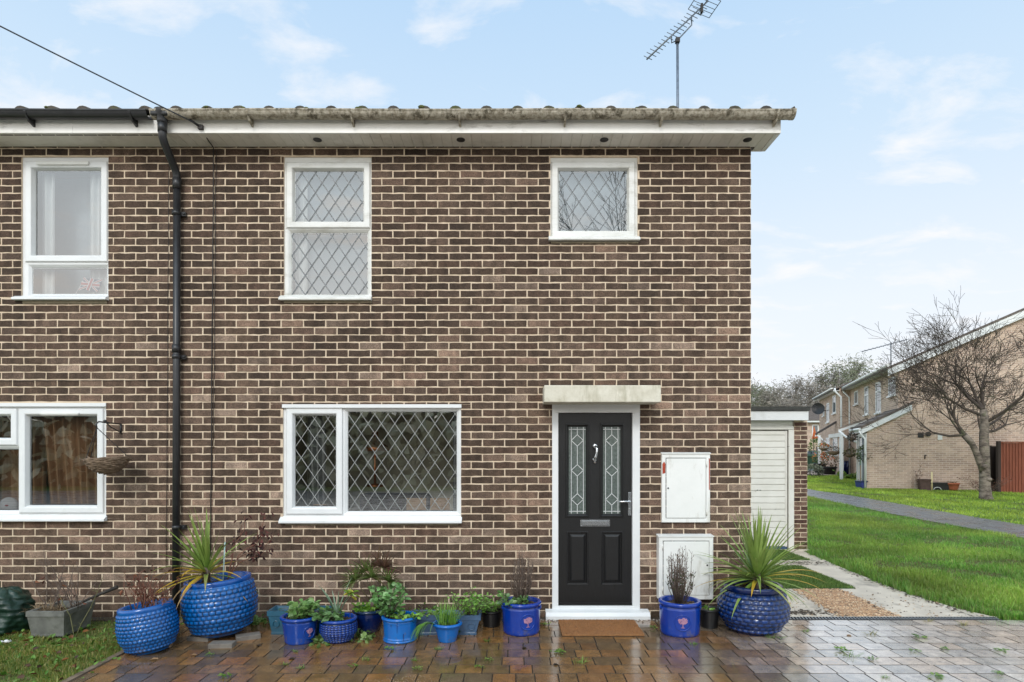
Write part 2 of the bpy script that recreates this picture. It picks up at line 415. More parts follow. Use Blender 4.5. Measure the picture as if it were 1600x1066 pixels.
def glaze(name, ca, cb):
    m, nt, b = new_mat(name)
    at = nd(nt, 'ShaderNodeAttribute'); at.attribute_name = 'col'
    n = noise_node(nt, 5, 5, .6)
    c = ramp(nt, n.outputs['Fac'], .3, .7, ca, cb).outputs['Color']
    c = mixc(nt, 1.0, c, at.outputs['Color'], 'MULTIPLY')
    # soil splash and limescale toward the base
    tz = nd(nt, 'ShaderNodeTexCoord'); sz = nd(nt, 'ShaderNodeSeparateXYZ'); nt.links.new(tz.outputs['Object'], sz.inputs[0])
    nz_ = noise_node(nt, 16, 7, .75); ma = nd(nt, 'ShaderNodeMath', operation='MULTIPLY_ADD'); nt.links.new(sz.outputs['Z'], ma.inputs[0]); ma.inputs[1].default_value = -1.1; nt.links.new(nz_.outputs['Fac'], ma.inputs[2])
    fz_ = ramp(nt, ma.outputs[0], .48, .66, (0,0,0,1), (.7,.7,.7,1)); c = mixc(nt, fz_.outputs['Color'], c, S(96,88,76))
    nt.links.new(c, b.inputs['Base Color'])
    b.inputs['Roughness'].default_value = .22; b.inputs['Coat Weight'].default_value = .2; b.inputs['Coat Roughness'].default_value = .05
    n2 = noise_node(nt, 40, 4); bump(nt, b, n2.outputs['Fac'], .12, .004)
    return m
m_glaze_bright = glaze('bright_blue_glaze', S(4,86,160), S(10,106,184))
m_glaze_deep = glaze('cobalt_glaze', S(6,52,134), S(10,66,154))
m_glaze_tub = glaze('royal_blue_glaze', S(4,46,136), S(8,58,152))
m_glaze_navy = glaze('navy_glaze', S(6,24,70), S(10,34,94))
m_glaze_sky = glaze('sky_blue_glaze', S(8,88,168), S(16,108,188))
m_glaze_dark = glaze('dark_cobalt_glaze', S(5,42,96), S(9,58,128))

# wet block paving: per-block colour, water film
def paver_mat():
    m, nt, b = new_mat('wet_block_paving')
    at = nd(nt, 'ShaderNodeAttribute'); at.attribute_name = 'col'
    n1 = noise_node(nt, 11, 6, .65); f = ramp(nt, n1.outputs['Fac'], .3, .7, (.62,.60,.58,1), (1.35,1.3,1.2,1))
    c = mixc(nt, 1.0, at.outputs['Color'], f.outputs['Color'], 'MULTIPLY')
    n2 = noise_node(nt, 130, 3, .6); f2 = ramp(nt, n2.outputs['Fac'], .35, .7, (.75,.75,.75,1), (1.25,1.25,1.25,1))
    c = mixc(nt, 1.0, c, f2.outputs['Color'], 'MULTIPLY')
    nt.links.new(c, b.inputs['Base Color'])
    n3 = noise_node(nt, 1.7, 6, .6)
    mr = nd(nt, 'ShaderNodeMapRange'); mr.inputs['From Min'].default_value = .35; mr.inputs['From Max'].default_value = .65
    mr.inputs['To Min'].default_value = .10; mr.inputs['To Max'].default_value = .30
    nt.links.new(n3.outputs['Fac'], mr.inputs['Value']); nt.links.new(mr.outputs['Result'], b.inputs['Roughness'])
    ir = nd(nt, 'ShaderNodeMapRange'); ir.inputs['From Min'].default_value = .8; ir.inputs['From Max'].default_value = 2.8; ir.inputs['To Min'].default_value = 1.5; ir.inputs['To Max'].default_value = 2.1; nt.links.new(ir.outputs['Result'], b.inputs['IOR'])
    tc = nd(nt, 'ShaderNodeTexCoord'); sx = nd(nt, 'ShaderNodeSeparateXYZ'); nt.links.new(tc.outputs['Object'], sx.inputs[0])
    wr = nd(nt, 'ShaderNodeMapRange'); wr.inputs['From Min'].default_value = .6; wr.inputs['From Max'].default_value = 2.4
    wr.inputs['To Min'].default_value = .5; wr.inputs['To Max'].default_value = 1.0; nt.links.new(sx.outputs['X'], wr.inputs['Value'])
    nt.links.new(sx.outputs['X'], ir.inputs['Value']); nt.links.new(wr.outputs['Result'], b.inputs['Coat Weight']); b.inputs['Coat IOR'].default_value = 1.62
    cr = nd(nt, 'ShaderNodeMapRange'); cr.inputs['From Min'].default_value = .35; cr.inputs['From Max'].default_value = .7
    cr.inputs['To Min'].default_value = .05; cr.inputs['To Max'].default_value = .22
    nt.links.new(n3.outputs['Fac'], cr.inputs['Value']); nt.links.new(cr.outputs['Result'], b.inputs['Coat Roughness'])
    bump(nt, b, n2.outputs['Fac'], .12, .004)
    return m
m_paver = paver_mat()
# ---------------------------------------------------------------- our house and its neighbour
XR = wx(1173); XL = XR - 25.5*.225; XN = XL - 18*.225
EZ = 4.737                       # soffit height
house = thing('brick_house', 'brown brick end-of-terrace house with black front door and diamond-leaded windows', 'house', ((XR+XL)/2, 0, 0))
neigh = thing('brick_house', 'adjoining brown brick house at the left edge with plain unleaded windows and black gutter', 'house', ((XL+XN)/2, 0, 0))

def rect_px(x0, y0, x1, y1): return (wx(x0), wz(y1), wx(x1), wz(y0))   # x0,z0,x1,z1
R_W1 = rect_px(443.5, 245, 580.5, 469); R_W2 = rect_px(860, 245.5, 996.5, 376)
R_W3 = rect_px(442, 632, 720.5, 814); R_D = rect_px(862.5, 630, 1000, 957)
R_N1 = rect_px(33.5, 245, 169.5, 468); R_N2 = rect_px(-118, 630, 166, 810)
R_MB = rect_px(1034, 709, 1110, 817)
R_D = (R_D[0], .055, R_D[2], R_D[3])

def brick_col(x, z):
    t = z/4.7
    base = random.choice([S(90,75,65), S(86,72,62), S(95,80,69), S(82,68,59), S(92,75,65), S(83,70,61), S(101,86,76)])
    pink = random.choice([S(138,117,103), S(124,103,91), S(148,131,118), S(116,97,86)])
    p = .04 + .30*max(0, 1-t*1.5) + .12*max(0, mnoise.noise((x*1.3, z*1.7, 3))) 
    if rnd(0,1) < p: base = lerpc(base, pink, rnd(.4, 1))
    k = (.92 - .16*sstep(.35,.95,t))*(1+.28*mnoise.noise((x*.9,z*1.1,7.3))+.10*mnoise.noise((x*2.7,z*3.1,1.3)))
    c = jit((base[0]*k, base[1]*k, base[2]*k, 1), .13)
    if z > 4.64: c = tuple(v*.75 for v in c[:3])+(1,)  # eaves shadow put into the colour of the top courses
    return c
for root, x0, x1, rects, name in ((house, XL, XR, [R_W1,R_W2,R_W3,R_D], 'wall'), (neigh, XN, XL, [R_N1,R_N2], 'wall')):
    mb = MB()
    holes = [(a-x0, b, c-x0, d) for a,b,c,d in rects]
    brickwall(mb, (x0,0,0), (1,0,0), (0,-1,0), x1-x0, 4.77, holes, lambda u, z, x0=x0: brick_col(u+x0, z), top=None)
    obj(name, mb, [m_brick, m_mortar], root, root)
# flank wall and back of the shell
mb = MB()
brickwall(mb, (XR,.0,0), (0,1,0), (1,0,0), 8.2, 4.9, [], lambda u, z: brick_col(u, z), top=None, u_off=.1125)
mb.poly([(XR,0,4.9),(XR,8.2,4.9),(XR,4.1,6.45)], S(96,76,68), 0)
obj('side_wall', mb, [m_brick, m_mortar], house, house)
mb = MB(); mb.box(XL,8.2,0,XR,8.35,4.9); obj('rear_wall', mb, m_mortar, house, house)
mb = MB(); mb.box(XN,8.2,0,XL-.002,8.35,4.9); mb.box(XN,.1,0,XN+.1,8.19,4.9); obj('rear_wall', mb, m_mortar, neigh, neigh)

# roofs -------------------------------------------------------
def roof(root, x0, x1, name):
    mb = MB(); sl = math.tan(R(20)); th = 0
    xs = []; x = math.floor(x0/.296)*.296 - wx(10)%.296
    prof = [(-.062,0),(-.05,.016),(-.03,.032),(0,.037),(.03,.03),(.05,.014),(.062,0)]
    while x < x1+.3:
        for dx, dz in prof:
            if x0 <= x+dx <= x1: xs.append((x+dx, dz))
        x += .296
    xs = [(x0,0)]+xs+[(x1,0)]
    ys = []; y = -.325
    while y < 4.1: ys.append(y); y += .33
    for i, y in enumerate(ys):
        y2 = min(y+.335, 4.13); za = 4.932+(y+.325)*sl; zb = za + (y2-y)*sl - .022
        jx = [rnd(-.004,.004) for _ in xs]
        for k in range(len(xs)-1):
            (xa,a),(xb,b) = xs[k], xs[k+1]
            mb.poly([(xa,y,za+a),(xb,y,za+b),(xb,y2,zb+b*.9),(xa,y2,zb+a*.9)], (1,1,1,1), 0)
            mb.poly([(xa,y,za+a-.022-a*.35),(xb,y,za+b-.022-b*.35),(xb,y,za+b),(xa,y,za+a)], (1,1,1,1), 0)
    zr = 4.945+4.455*sl-.02
    mb.poly([(x0,4.13,zr),(x1,4.13,zr),(x1,8.6,4.9),(x0,8.6,4.9)])
    mb.poly([(x0,-.32,4.925),(x0,4.13,zr-.03),(x1,4.13,zr-.03),(x1,-.32,4.925)])
    # moss pads on the roll ends
    x = math.floor(x0/.296)*.296 - wx(10)%.296
    while x < x1:
        if x > x0+.06:
            for q in range(random.choice([1,2,3,4])):
                mb.sphere((x+rnd(-.05,.05), -.30+rnd(-.02,.10), 4.960+rnd(-.012,.004)), rnd(.012,.026), 7, (1,1,1,1), 1, (1.4,1,.7))
        x += .296
    m_moss = bpy.data.materials.get('moss') or M('moss', S(70,78,34), S(96,98,54), 40, .95, .6, bscale=120)
    obj(name, mb, [m_tile, m_moss], root, root)
roof(house, XL, wx(1220)-.0, 'roof'); roof(neigh, XN, XL-.003, 'roof')
XF = wx(800 + 420*.955)          # end of the fascia
XF = 2.583
def eave(root, x0, x1, old):
    mb = MB(); mb.box(x0,-.27,EZ,x1,-.25,4.905)
    if not old:
        mb.box(wx(156)-.1, -.273, EZ-.002, wx(156)-.075, -.268, 4.9)
    else:
        mb.box(wx(1095)-.06, -.2725, EZ-.002, wx(1095)-.057, -.269, 4.9, (.4,.4,.4,1))
    obj('fascia', mb, m_fascia, root, root, bev=.002)
    mb = MB()
    if old:
        x = x0
        while x < x1-.001:
            xe = min(x+.098, x1); mb.box(x+.0018,-.25,EZ+.003,xe-.0018,-.001 if x<XR else .09,EZ+.012); x = xe
        mb.box(x0,-.25,EZ+.0125,x1,0,EZ+.016)
    else:
        mb.box(x0,-.25,EZ+.004,x1,-.001,EZ+.014)
        x = x0
        while x < x1-.1:
            mb.box(x,-.232,EZ+.0025,x+.125,-.218,EZ+.0045,(1,1,1,1),1); x += .135
    obj('soffit', mb, [m_soffit, m_dark], root, root)
eave(house, XL, XF, True); eave(neigh, XN, XL-.002, False)
# boxed end at the right-hand corner of the eaves
mb = MB()
mb.prism([(-.25,EZ),(.09,EZ+.004),(.12,EZ+.06),(.12,5.05),(-.25,4.905)], 'x', XF-.02, XF+.003)
mb.prism([(.085,EZ+.005),(.10,EZ+.005),(.10,5.04),(.085,5.03)], 'x', XR+.012, XF-.021)
mb.box(XF-.05,-.24,EZ-.004,XF-.021,.08,EZ+.002)
obj('boxed_eave', mb, m_fascia, house, house, bev=.002)
mb = MB()
sl = math.tan(R(20))
mb.prism([(.121,4.9),(4.1,4.9+4*sl),(4.1,5.06+4*sl),(.121,5.06)], 'x', XF-.03, XF-.008)
obj('bargeboard', mb, m_fascia, house, house)
for px in (496, 720, 944, 1168):
    mb = MB(); mb.lathe([(.036,EZ-.003),(.036,EZ+.004)], 20, PX(px,5.86), -.14); mb.lathe([(.042,EZ-.001),(.042,EZ+.003)], 20, PX(px,5.86), -.14)
    obj('soffit_vent', mb, m_black, house, house)
def gutter(root, x0, x1, mat, brackets, cap):
    mb = MB(); yc, zc, r = -.333, 4.893, .058
    outer = [(yc+r*math.cos(a), zc+r*math.sin(a)) for a in [R(180+180*i/14) for i in range(15)]]
    inner = [(yc+(r-.004)*math.cos(a), zc+(r-.004)*math.sin(a)) for a in [R(360-180*i/14) for i in range(15)]]
    lip = [(yc-r-.006, zc+.008), (yc-r-.006, zc)]
    poly = [(yc-r, zc+.008), (yc-r-.006, zc+.008), (yc-r-.006, zc-.002)] + outer[1:] + inner
    n = 36
    for i in range(n):   # many short lengths: slight sag and unevenness
        xa, xb = x0+(x1-x0)*i/n, x0+(x1-x0)*(i+1)/n
        for k in range(len(poly)):
            p, q = poly[k], poly[(k+1)%len(poly)]
            da, db = .003*math.sin(xa*2.1), .003*math.sin(xb*2.1)
            mb.poly([(xa,p[0],p[1]+da),(xb,p[0],p[1]+db),(xb,q[0],q[1]+db),(xa,q[0],q[1]+da)][::-1], (1,1,1,1), 0, True)
    if cap:
        mb.prism([(yc-r-.004,zc+.01)]+[(yc+(r+.004)*math.cos(a), zc+(r+.004)*math.sin(a)) for a in [R(180+180*i/14) for i in range(15)]]+[(yc+r+.004,zc+.01)], 'x', x1-.03, x1+.004)
    o = obj('gutter', mb, mat, root, root)
    for px in brackets:
        mb = MB(); X = PX(px, 5.66)
        pts = [(yc+(r+.004)*math.cos(a), zc+(r+.004)*math.sin(a)) for a in [R(175+190*i/12) for i in range(13)]]
        for k in range(12):
            (a,b),(c,d) = pts[k], pts[k+1]
            mb.poly([(X-.012,a,b),(X+.012,a,b),(X+.012,c,d),(X-.012,c,d)], (1,1,1,1), 0, True)
        mb.prism([(-.272,4.88),(-.39,4.86),(-.345,4.81),(-.272,4.79)], 'x', X-.009, X+.009)
        obj('gutter_bracket', mb, mat, root, root)
gutter(house, wx(270), wx(1240)-.16, m_gut_old, (390,550,718,883,1034,1213), True)
gutter(neigh, XN, wx(262)+.02, m_black, (45,207), False)
# black outlet, swan neck and downpipe (neighbour's)
mb = MB(); xo = PX(253,5.66); xd = wx(282)-.004
mb.lathe([(.046,4.79),(.048,4.84),(.068,4.87),(.07,4.915)], 20, xo, -.333)
mb.box(xo-.09,-.392,4.845,xo+.08,-.275,4.898)
obj('gutter_outlet', mb, m_black, neigh, neigh, bev=.02, seg=4)
mb = MB()
mb.tube([(xo,-.333,4.80),(xo,-.333,4.70),(xo,-.328,4.665),(xo+.002,-.305,4.625),(xd-.003,-.10,4.49),(xd,-.066,4.45),(xd,-.056,4.40),(xd,-.056,4.30)], .036, 16)
for z in (4.74,): mb.tube([(xo,-.333,z+.05),(xo,-.333,z-.03)], .041, 16)
mb.tube([(xd,-.056,4.40),(xd,-.056,4.29)], .041, 16)
obj('swan_neck', mb, m_black, neigh, neigh)
mb = MB(); mb.tube([(xd,-.056,4.36),(xd-.004,-.056,2.2),(xd-.012,-.056,.04)], .034, 18)
mb.tube([(xd-.006,-.056,2.74),(xd-.006,-.056,2.66)], .040, 18)
obj('downpipe', mb, m_black, neigh, neigh)
for z in (4.05, 2.62, .92):
    mb = MB(); mb.tube([(xd-.006,-.056,z+.02),(xd-.006,-.056,z-.02)], .041, 16); mb.box(xd+.02,-.04,z-.02,xd+.075,-.012,z+.02)
    mb.sphere((xd+.06,-.045,z),.011,8)
    obj('pipe_bracket', mb, m_black, neigh, neigh)

# windows ------------------------------------------------------
def ring(mb, rect, prof, c=(1,1,1,1), m=0):
    x0,z0,x1,z1 = rect
    L = [[(x0+i,y,z0+i),(x1-i,y,z0+i),(x1-i,y,z1-i),(x0+i,y,z1-i)] for i,y in prof]
    for a, b in zip(L, L[1:]):
        for k in range(4):
            j = (k+1)%4; mb.poly([a[k],a[j],b[j],b[k]], c, m)
def clipline(rect, k, c):
    x0,z0,x1,z1 = rect
    pts = []
    for x in (x0,x1):
        z = k*x+c
        if z0-1e-9 <= z <= z1+1e-9: pts.append((x,z))
    for z in (z0,z1):
        x = (z-c)/k
        if x0 < x < x1: pts.append((x,z))
    pts = sorted(set(pts))
    return (pts[0], pts[-1]) if len(pts) >= 2 else None
def leads(mb, rect, y, w=.0085, th=.003, pw=.1355, ph=.197, ax=None, az=None):
    x0,z0,x1,z1 = rect; k = ph/pw
    ax = x0 if ax is None else ax; az = z0 if az is None else az
    for s, yo in ((1,0),(-1,.0012)):
        for i in range(-40, 60):
            c = az - s*k*ax + i*ph
            seg = clipline(rect, s*k, c)
            if not seg: continue
            (xa,za),(xb,zb) = seg
            L = math.hypot(xb-xa, zb-za)
            if L < .01: continue
            mat = Matrix.Translation(((xa+xb)/2, y+yo, (za+zb)/2)) @ Matrix.Rotation(-math.atan2(zb-za, xb-xa), 4, 'Y')
            mb.obox(mat, L, th, w)
def window(root, rect, panes, sill_px=None, glass=m_glass_up, lead=None, lead_mat=None, inner=False, vents=(), frame_mat=None, ax=None, headstrip=False):
    """panes: (x0,y0,x1,y1 glass px, sash?, bounding px of the sash)"""
    frame_mat = frame_mat or m_upvc
    mb = MB(); x0,z0,x1,z1 = rect; YF = .016
    ins = []
    for (a,b,c,d,sash) in panes:
        g = rect_px(a,b,c,d)
        e = .082 if sash else .036
        ins.append((g, (g[0]-e, g[1]-e, g[2]+e, g[3]+e), sash))
    for r in subtract(rect, [(o[0],o[1],o[2],o[3]) for _,o,_ in ins]):
        mb.poly([(r[0],YF,r[1]),(r[2],YF,r[1]),(r[2],YF,r[3]),(r[0],YF,r[3])])
    ring(mb, rect, [(0,.09),(0,.02),(.004,YF)])
    if headstrip: mb.box(x0-.004,-.014,z1-.035,x1+.004,YF-.002,z1)
    w = None
    fr = None
    for g,o,sash in ins:
        if sash: ring(mb, o, [(0,YF),(0.0,YF-.004),(.004,YF-.006),(.006,YF+.004),(.008,YF-.012),(.014,YF-.016),(.058,YF-.016),(.066,YF-.012),(.080,YF+.026),(.080,YF+.03),(.085,YF+.03)])
        else: ring(mb, o, [(0,YF),(.004,YF+.001),(.012,YF+.004),(.034,YF+.024),(.034,YF+.03),(.04,YF+.03)])
    fo = obj('window', mb, frame_mat, root, root)
    for g,o,sash in ins:
        p = MB(); p.poly([(g[0]-.004,YF+.029,g[1]-.004),(g[2]+.004,YF+.029,g[1]-.004),(g[2]+.004,YF+.029,g[3]+.004),(g[0]-.004,YF+.029,g[3]+.004)])
        obj('pane', p, glass, fo, root)
        b = MB(); ring(b, g, [(-.004,YF+.031),(-.004,YF+.052),(.010,YF+.052)], m=0); obj('glazing_bead', b, m_black, fo, root)
        if lead:
            l = MB(); leads(l, g, YF+.026, ax=ax, w=lead); obj('lead_lattice', l, lead_mat, fo, root)
            if inner:  # offset dark strips stand in for the shadow of the front leads
                l = MB(); leads(l, (g[0]+.004,g[1]+.004,g[2]-.004,g[3]-.004), YF+.048, ax=(ax if ax is not None else g[0])-.004, az=g[1]-.006, w=lead*.95); obj('lattice_shadow', l, m_lead_shadow, fo, root)
    for (a,b,c,d) in vents:
        q = rect_px(a,b,c,d); t = MB(); t.box(q[0],-.018,q[1],q[2],YF-.001,q[3]); t.box(q[0]+.01,-.012,q[1]-.008,q[2]-.01,YF-.002,q[1],(.2,.2,.2,1))
        obj('trickle_vent', t, m_upvc_old, fo, root, bev=.003)
    if sill_px:
        a,b,c,d = rect_px(*sill_px); s = MB()
        s.prism([(-.055,b),(-.055,b+.022),(.012,d+.004),(.012,b)], 'x', a, c)
        obj('sill', s, frame_mat, fo, root, bev=.003)
    return fo
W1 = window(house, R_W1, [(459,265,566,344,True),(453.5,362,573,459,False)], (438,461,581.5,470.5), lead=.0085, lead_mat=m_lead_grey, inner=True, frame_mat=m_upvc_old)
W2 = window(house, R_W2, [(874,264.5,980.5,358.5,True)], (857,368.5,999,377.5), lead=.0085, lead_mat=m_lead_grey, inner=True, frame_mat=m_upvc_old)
W3 = window(house, R_W3, [(459,649,523,792,True),(542,643,713,799.5,False)], (438,807,722,817), glass=m_glass_low, lead=.006, lead_mat=m_lead, ax=wx(542), headstrip=True)
N1 = window(neigh, R_N1, [(50.5,264,155,397,True),(46,417,163,458,False)], (24,462,170.5,470), vents=[(58,253,140,258)])
N2 = window(neigh, R_N2, [(-40,650,14,684,True),(-40,702,24,798,False),(41,650,149,790,True)], (-122,805,168,814), glass=m_glass_low, vents=[(64,645,124,648)], headstrip=True)
tag(N2, 'wide white window with brown curtains drawn inside')

# rooms behind the glass ----------------------------------------
def room(root, rect, depth, mat, mx=.35):
    x0,z0,x1,z1 = rect; x0 -= mx; x1 += mx; zl = z0-.85; zh = z1+.15; ya = .10
    mb = MB()
    P = lambda x,y,z: (x,y,z)
    mb.poly([(x0,depth,zl),(x1,depth,zl),(x1,depth,zh),(x0,depth,zh)])
    mb.poly([(x0,ya,zl),(x0,depth,zl),(x0,depth,zh),(x0,ya,zh)]); mb.poly([(x1,ya,zl),(x1,depth,zl),(x1,depth,zh),(x1,ya,zh)])
    mb.poly([(x0,ya,zl),(x1,ya,zl),(x1,depth,zl),(x0,depth,zl)], (.9,.85,.8,1)); mb.poly([(x0,ya,zh),(x1,ya,zh),(x1,depth,zh),(x0,depth,zh)])
    # inner leaf round the opening
    for r in subtract((x0,zl,x1,zh), [rect]):
        mb.poly([(r[0],ya,r[1]),(r[2],ya,r[1]),(r[2],ya,r[3]),(r[0],ya,r[3])])
    # inside sill and reveals
    a,b,c,d = rect
    mb.poly([(a,.1,b+.02),(c,.1,b+.02),(c,.32,b+.02),(a,.32,b+.02)], (1.4,1.4,1.4,1))
    obj('room', mb, mat, root, root)
m_room_dark = M('dark_room_wall', S(206,200,174), S(226,219,196), 1.2, .9)
room(house, R_W1, 2.6, m_room); room(house, R_W2, 2.0, m_room); room(house, R_W3, 1.3, m_room_dark, .2)
room(neigh, R_N1, 2.6, m_room); room(neigh, R_N2, 3.4, m_room_dark)
def cloth(name, label, cat, x0, x1, z0, z1, y, mat, folds, amp, lean=0, group=None):
    mb = MB(); n = folds*10; k0 = 0
    prev = None
    for i in range(n+1):
        t = i/n; x = x0+(x1-x0)*t
        yy = y + amp*math.sin(t*folds*2*math.pi) + amp*.4*math.sin(t*folds*5.1+1)
        k = len(mb.v)
        for q in range(5):
            s = q/4; mb.v.append((x + lean*(1-s)*(1-t), yy*(1) + amp*.3*(1-s)*math.sin(t*folds*3), z0+(z1-z0)*s))
        if prev is not None:
            for q in range(4): mb.face((prev+q,k+q,k+q+1,prev+q+1),(1,1,1,1),0,True)
        prev = k
    cx = (x0+x1)/2
    for i,v in enumerate(mb.v): mb.v[i] = (v[0]-cx, v[1]-y, v[2]-z0)
    o = obj(name, mb, mat); o.location = (cx, y, z0)
    return tag(o, label, cat, group)
a,b,c,d = R_W1
cloth('roller_blind', 'pale roller blind behind the tall leaded upstairs window', 'blind', a+.10, c-.02, b+.03, d-.03, .20, m_blind, 1, .002)
cloth('net_curtain', 'strip of white curtain at the left side of the tall leaded upstairs window', 'curtain', a+.06, a+.19, b+.03, d-.03, .15, m_net, 2, .012)
a,b,c,d = R_W2
cloth('roller_blind', 'pale roller blind behind the square leaded upstairs window', 'blind', a+.02, c-.02, b+.03, d-.03, .16, m_blind, 1, .002)
a,b,c,d = R_N1
cloth('net_curtain', "white curtain at the right side of the neighbour's upstairs window", 'curtain', c-.30, c-.06, b+.02, d-.03, .16, m_net, 4, .02)
cloth('net_curtain', "narrow white curtain at the left side of the neighbour's upstairs window", 'curtain', a+.08, a+.22, b+.02, d-.03, .16, m_net, 2, .02)
cloth('roller_blind', "pale sheet behind the curtains of the neighbour's upstairs window", 'blind', a+.02, c-.02, b+.03, d-.03, .42, m_blind, 2, .006)
a,b,c,d = R_N2
cloth('brown_curtain', "brown curtain in loose folds behind the neighbour's downstairs window", 'curtain', wx(36), wx(156), b-.1, d-.05, .22, m_curt_brown, 9, .035, .12)
cloth('brown_curtain', "flat brown curtain behind the neighbour's small left-hand panes", 'curtain', wx(-60), wx(32), b-.1, d-.05, .34, m_curt_brown, 7, .03)
a,b,c,d = R_W3
cloth('grey_curtain', 'light grey curtain gathered behind the narrow left pane of the leaded window', 'curtain', wx(466), wx(496), b-.1, d-.03, .26, m_curt_grey, 3, .03, .05)
cloth('grey_curtain', 'light grey curtain edge behind the right end of the leaded window', 'curtain', wx(704), wx(724), b-.1, d-.03, .24, m_curt_grey, 2, .02)
# things on the window sill seen through the lattice
def frame_back(px, label, s=1):
    X = PX(px, 6.2); z = R_W3[1]+.022; t = thing('photo_frame', label, 'photo frame', (X, .20, z), (R(-8),0,0), 'photo frames on the window sill')
    mb = MB(); mb.box(-.085*s,0,0,.085*s,.012,.16*s); obj('frame_board', mb, m_wood, t, bev=.002)
    mb = MB(); mb.prism([(-.02*s,.11*s),(.015*s,.11*s),(.05*s,.0),(.0,.0)], 'y', -.012, -.002); obj('strut', mb, m_wood, t)
frame_back(499, 'wooden back of a photo frame behind the narrow left pane', .8)
frame_back(650, 'wooden back of a photo frame, the left of two behind the wide pane', 1.2); frame_back(687, 'wooden back of a photo frame, nearest the right end of the wide pane', 1.2)
t = thing('table_lamp', 'copper lamp standing in the dim room behind the wide leaded pane', 'lamp', (PX(586,6.7), .7, R_W3[1]+.3))
mb = MB(); mb.lathe([(.09,0),(.09,.02),(.015,.04),(.012,.42)], 20); obj('lamp_base', mb, m_copper, t)
mb = MB(); mb.lathe([(.17,.40),(.14,.46),(.04,.52),(.035,.62)], 24); obj('lamp_shade', mb, m_copper, t)
m_chair = M('dark_brown_fabric', S(76,64,56), S(96,82,72), 30, .9)
t = thing('armchair', 'dark armchair in the shadows behind the wide leaded pane', 'armchair', (PX(610,6.8), .82, R_W3[1]-.80))
mb = MB(); mb.box(-.4,-.35,.1,.4,.35,.42); obj('seat', mb, m_chair, t, bev=.05)
mb = MB(); mb.box(-.42,.2,.43,.42,.42,1.0); obj('backrest', mb, m_chair, t, bev=.06)
for s in (-1,1): mb = MB(); mb.box(s*.42,-.35,.1,s*.56,.4,.62); obj('armrest', mb, m_chair, t, bev=.04)
t = thing('cushion', "pale cushion with a small red motif behind the neighbour's lower left pane", 'cushion', (PX(14,6.24), .24, R_N2[1]+.03))
mb = MB(); mb.sphere((0,0,.08),.1,14,sq=(1,.4,.85)); obj('cover', mb, m_white_cloth, t); mb = MB(); mb.sphere((.01,-.041,.08),.014,8,sq=(1.5,.2,.7)); obj('motif', mb, m_red, t)
# little flag in the neighbour's upper window
t = thing('hand_flag', "small British flag leaning in the neighbour's upstairs window", 'flag', (PX(118,6.14), .125, R_N1[1]+.03))
mb = MB(); mb.tube([(-.02,0,0),(.09,0,.19)],.004,6); obj('stick', mb, m_white_cloth, t)
cl = MB(); x0,z0,w,h = .055,.10,.19,.12
def fl(x,z): return (x0+x*w+(.05*(z)), .004*math.sin(x*9)-.002, z0+z*h-.02*x)
cl.poly([fl(0,0),fl(1,0),fl(1,1),fl(0,1)],(1,1,1,1),0)
def bar(pa,pb,wd,m,off):
    a = Vector(fl(*pa)); b = Vector(fl(*pb)); d = (b-a).normalized(); n = Vector((-d.z,0,d.x))*wd/2; o = Vector((0,-off,0))
    cl.poly([a-n+o,b-n+o,b+n+o,a+n+o],(1,1,1,1),m)
for q in (((0,0),(1,1)),((0,1),(1,0))): bar(*q,.022,1,.012); bar(*q,.008,2,.0135)
bar((.5,0),(.5,1),.04,1,.015); bar((0,.5),(1,.5),.04,1,.0155); bar((.5,0),(.5,1),.022,2,.017); bar((0,.5),(1,.5),.022,2,.0175)
obj('cloth', cl, [m_canvas_blue, m_white_cloth, m_red], t)

# front door -----------------------------------------------------
mb = MB(); a,b,c,d = R_D; la, lb, lc, ld = rect_px(872.5,645,988,947)
for r in subtract(R_D, [(la,lb,lc,ld)]): mb.box(r[0]+.001,-.006 ,r[1],r[2]-.001,.07,r[3])
door_fr = obj('door_frame', mb, m_upvc, house, house, bev=.004)
mb = MB(); sa,sb,sc_,sd = rect_px(852,953,1012,966)
mb.prism([(-.125,sb+.0),(-.125,sb+.05),(-.10,sd),(.0,sd+.012),(.0,sb)], 'x', sa, sc_)
mb.box(sa+.03,-.06,.0,sc_-.03,.0,sb-.002,(.3,.3,.3,1))
obj('doorstep', mb, m_upvc, house, house, bev=.006)
YL = .030
GL = rect_px(889.5,667,916,803.5); GR = rect_px(943.5,667,970.5,803.5); PL = rect_px(886,831,920,915); PR = rect_px(940,831,974.5,915)
EG = .035
mb = MB()
ex = lambda r,e: (r[0]-e,r[1]-e,r[2]+e,r[3]+e)
for r in subtract((la+.003,lb+.004,lc-.003,ld-.003), [ex(GL,EG),ex(GR,EG),PL,PR]):
    mb.poly([(r[0],YL,r[1]),(r[2],YL,r[1]),(r[2],YL,r[3]),(r[0],YL,r[3])])
for g in (GL,GR): ring(mb, ex(g,EG), [(0,YL),(.003,YL-.012),(.012,YL-.014),(.018,YL-.004),(.026,YL+.002),(.034,YL+.018),(.036,YL+.02)])
for g in (PL,PR):
    ring(mb, g, [(0,YL),(.006,YL-.006),(.014,YL-.004),(.022,YL+.014),(.028,YL+.014),(.05,YL-.002),(.054,YL-.003)])
    i = .054; mb.poly([(g[0]+i,YL-.003,g[1]+i),(g[2]-i,YL-.003,g[1]+i),(g[2]-i,YL-.003,g[3]-i),(g[0]+i,YL-.003,g[3]-i)])
for q in ((la+.003,la+.003),(lc-.003,lc-.003)):
    mb.poly([(q[0],YL,lb+.004),(q[0],YL+.045,lb+.004),(q[0],YL+.045,ld-.003),(q[0],YL,ld-.003)])
mb.box(la+.004,YL-.02,lb+.012,lc-.004,YL-.0005,lb+.03)
door = obj('front_door', mb, m_door, house, house); tag(door, 'black panelled front door with two tall leaded glass panels')
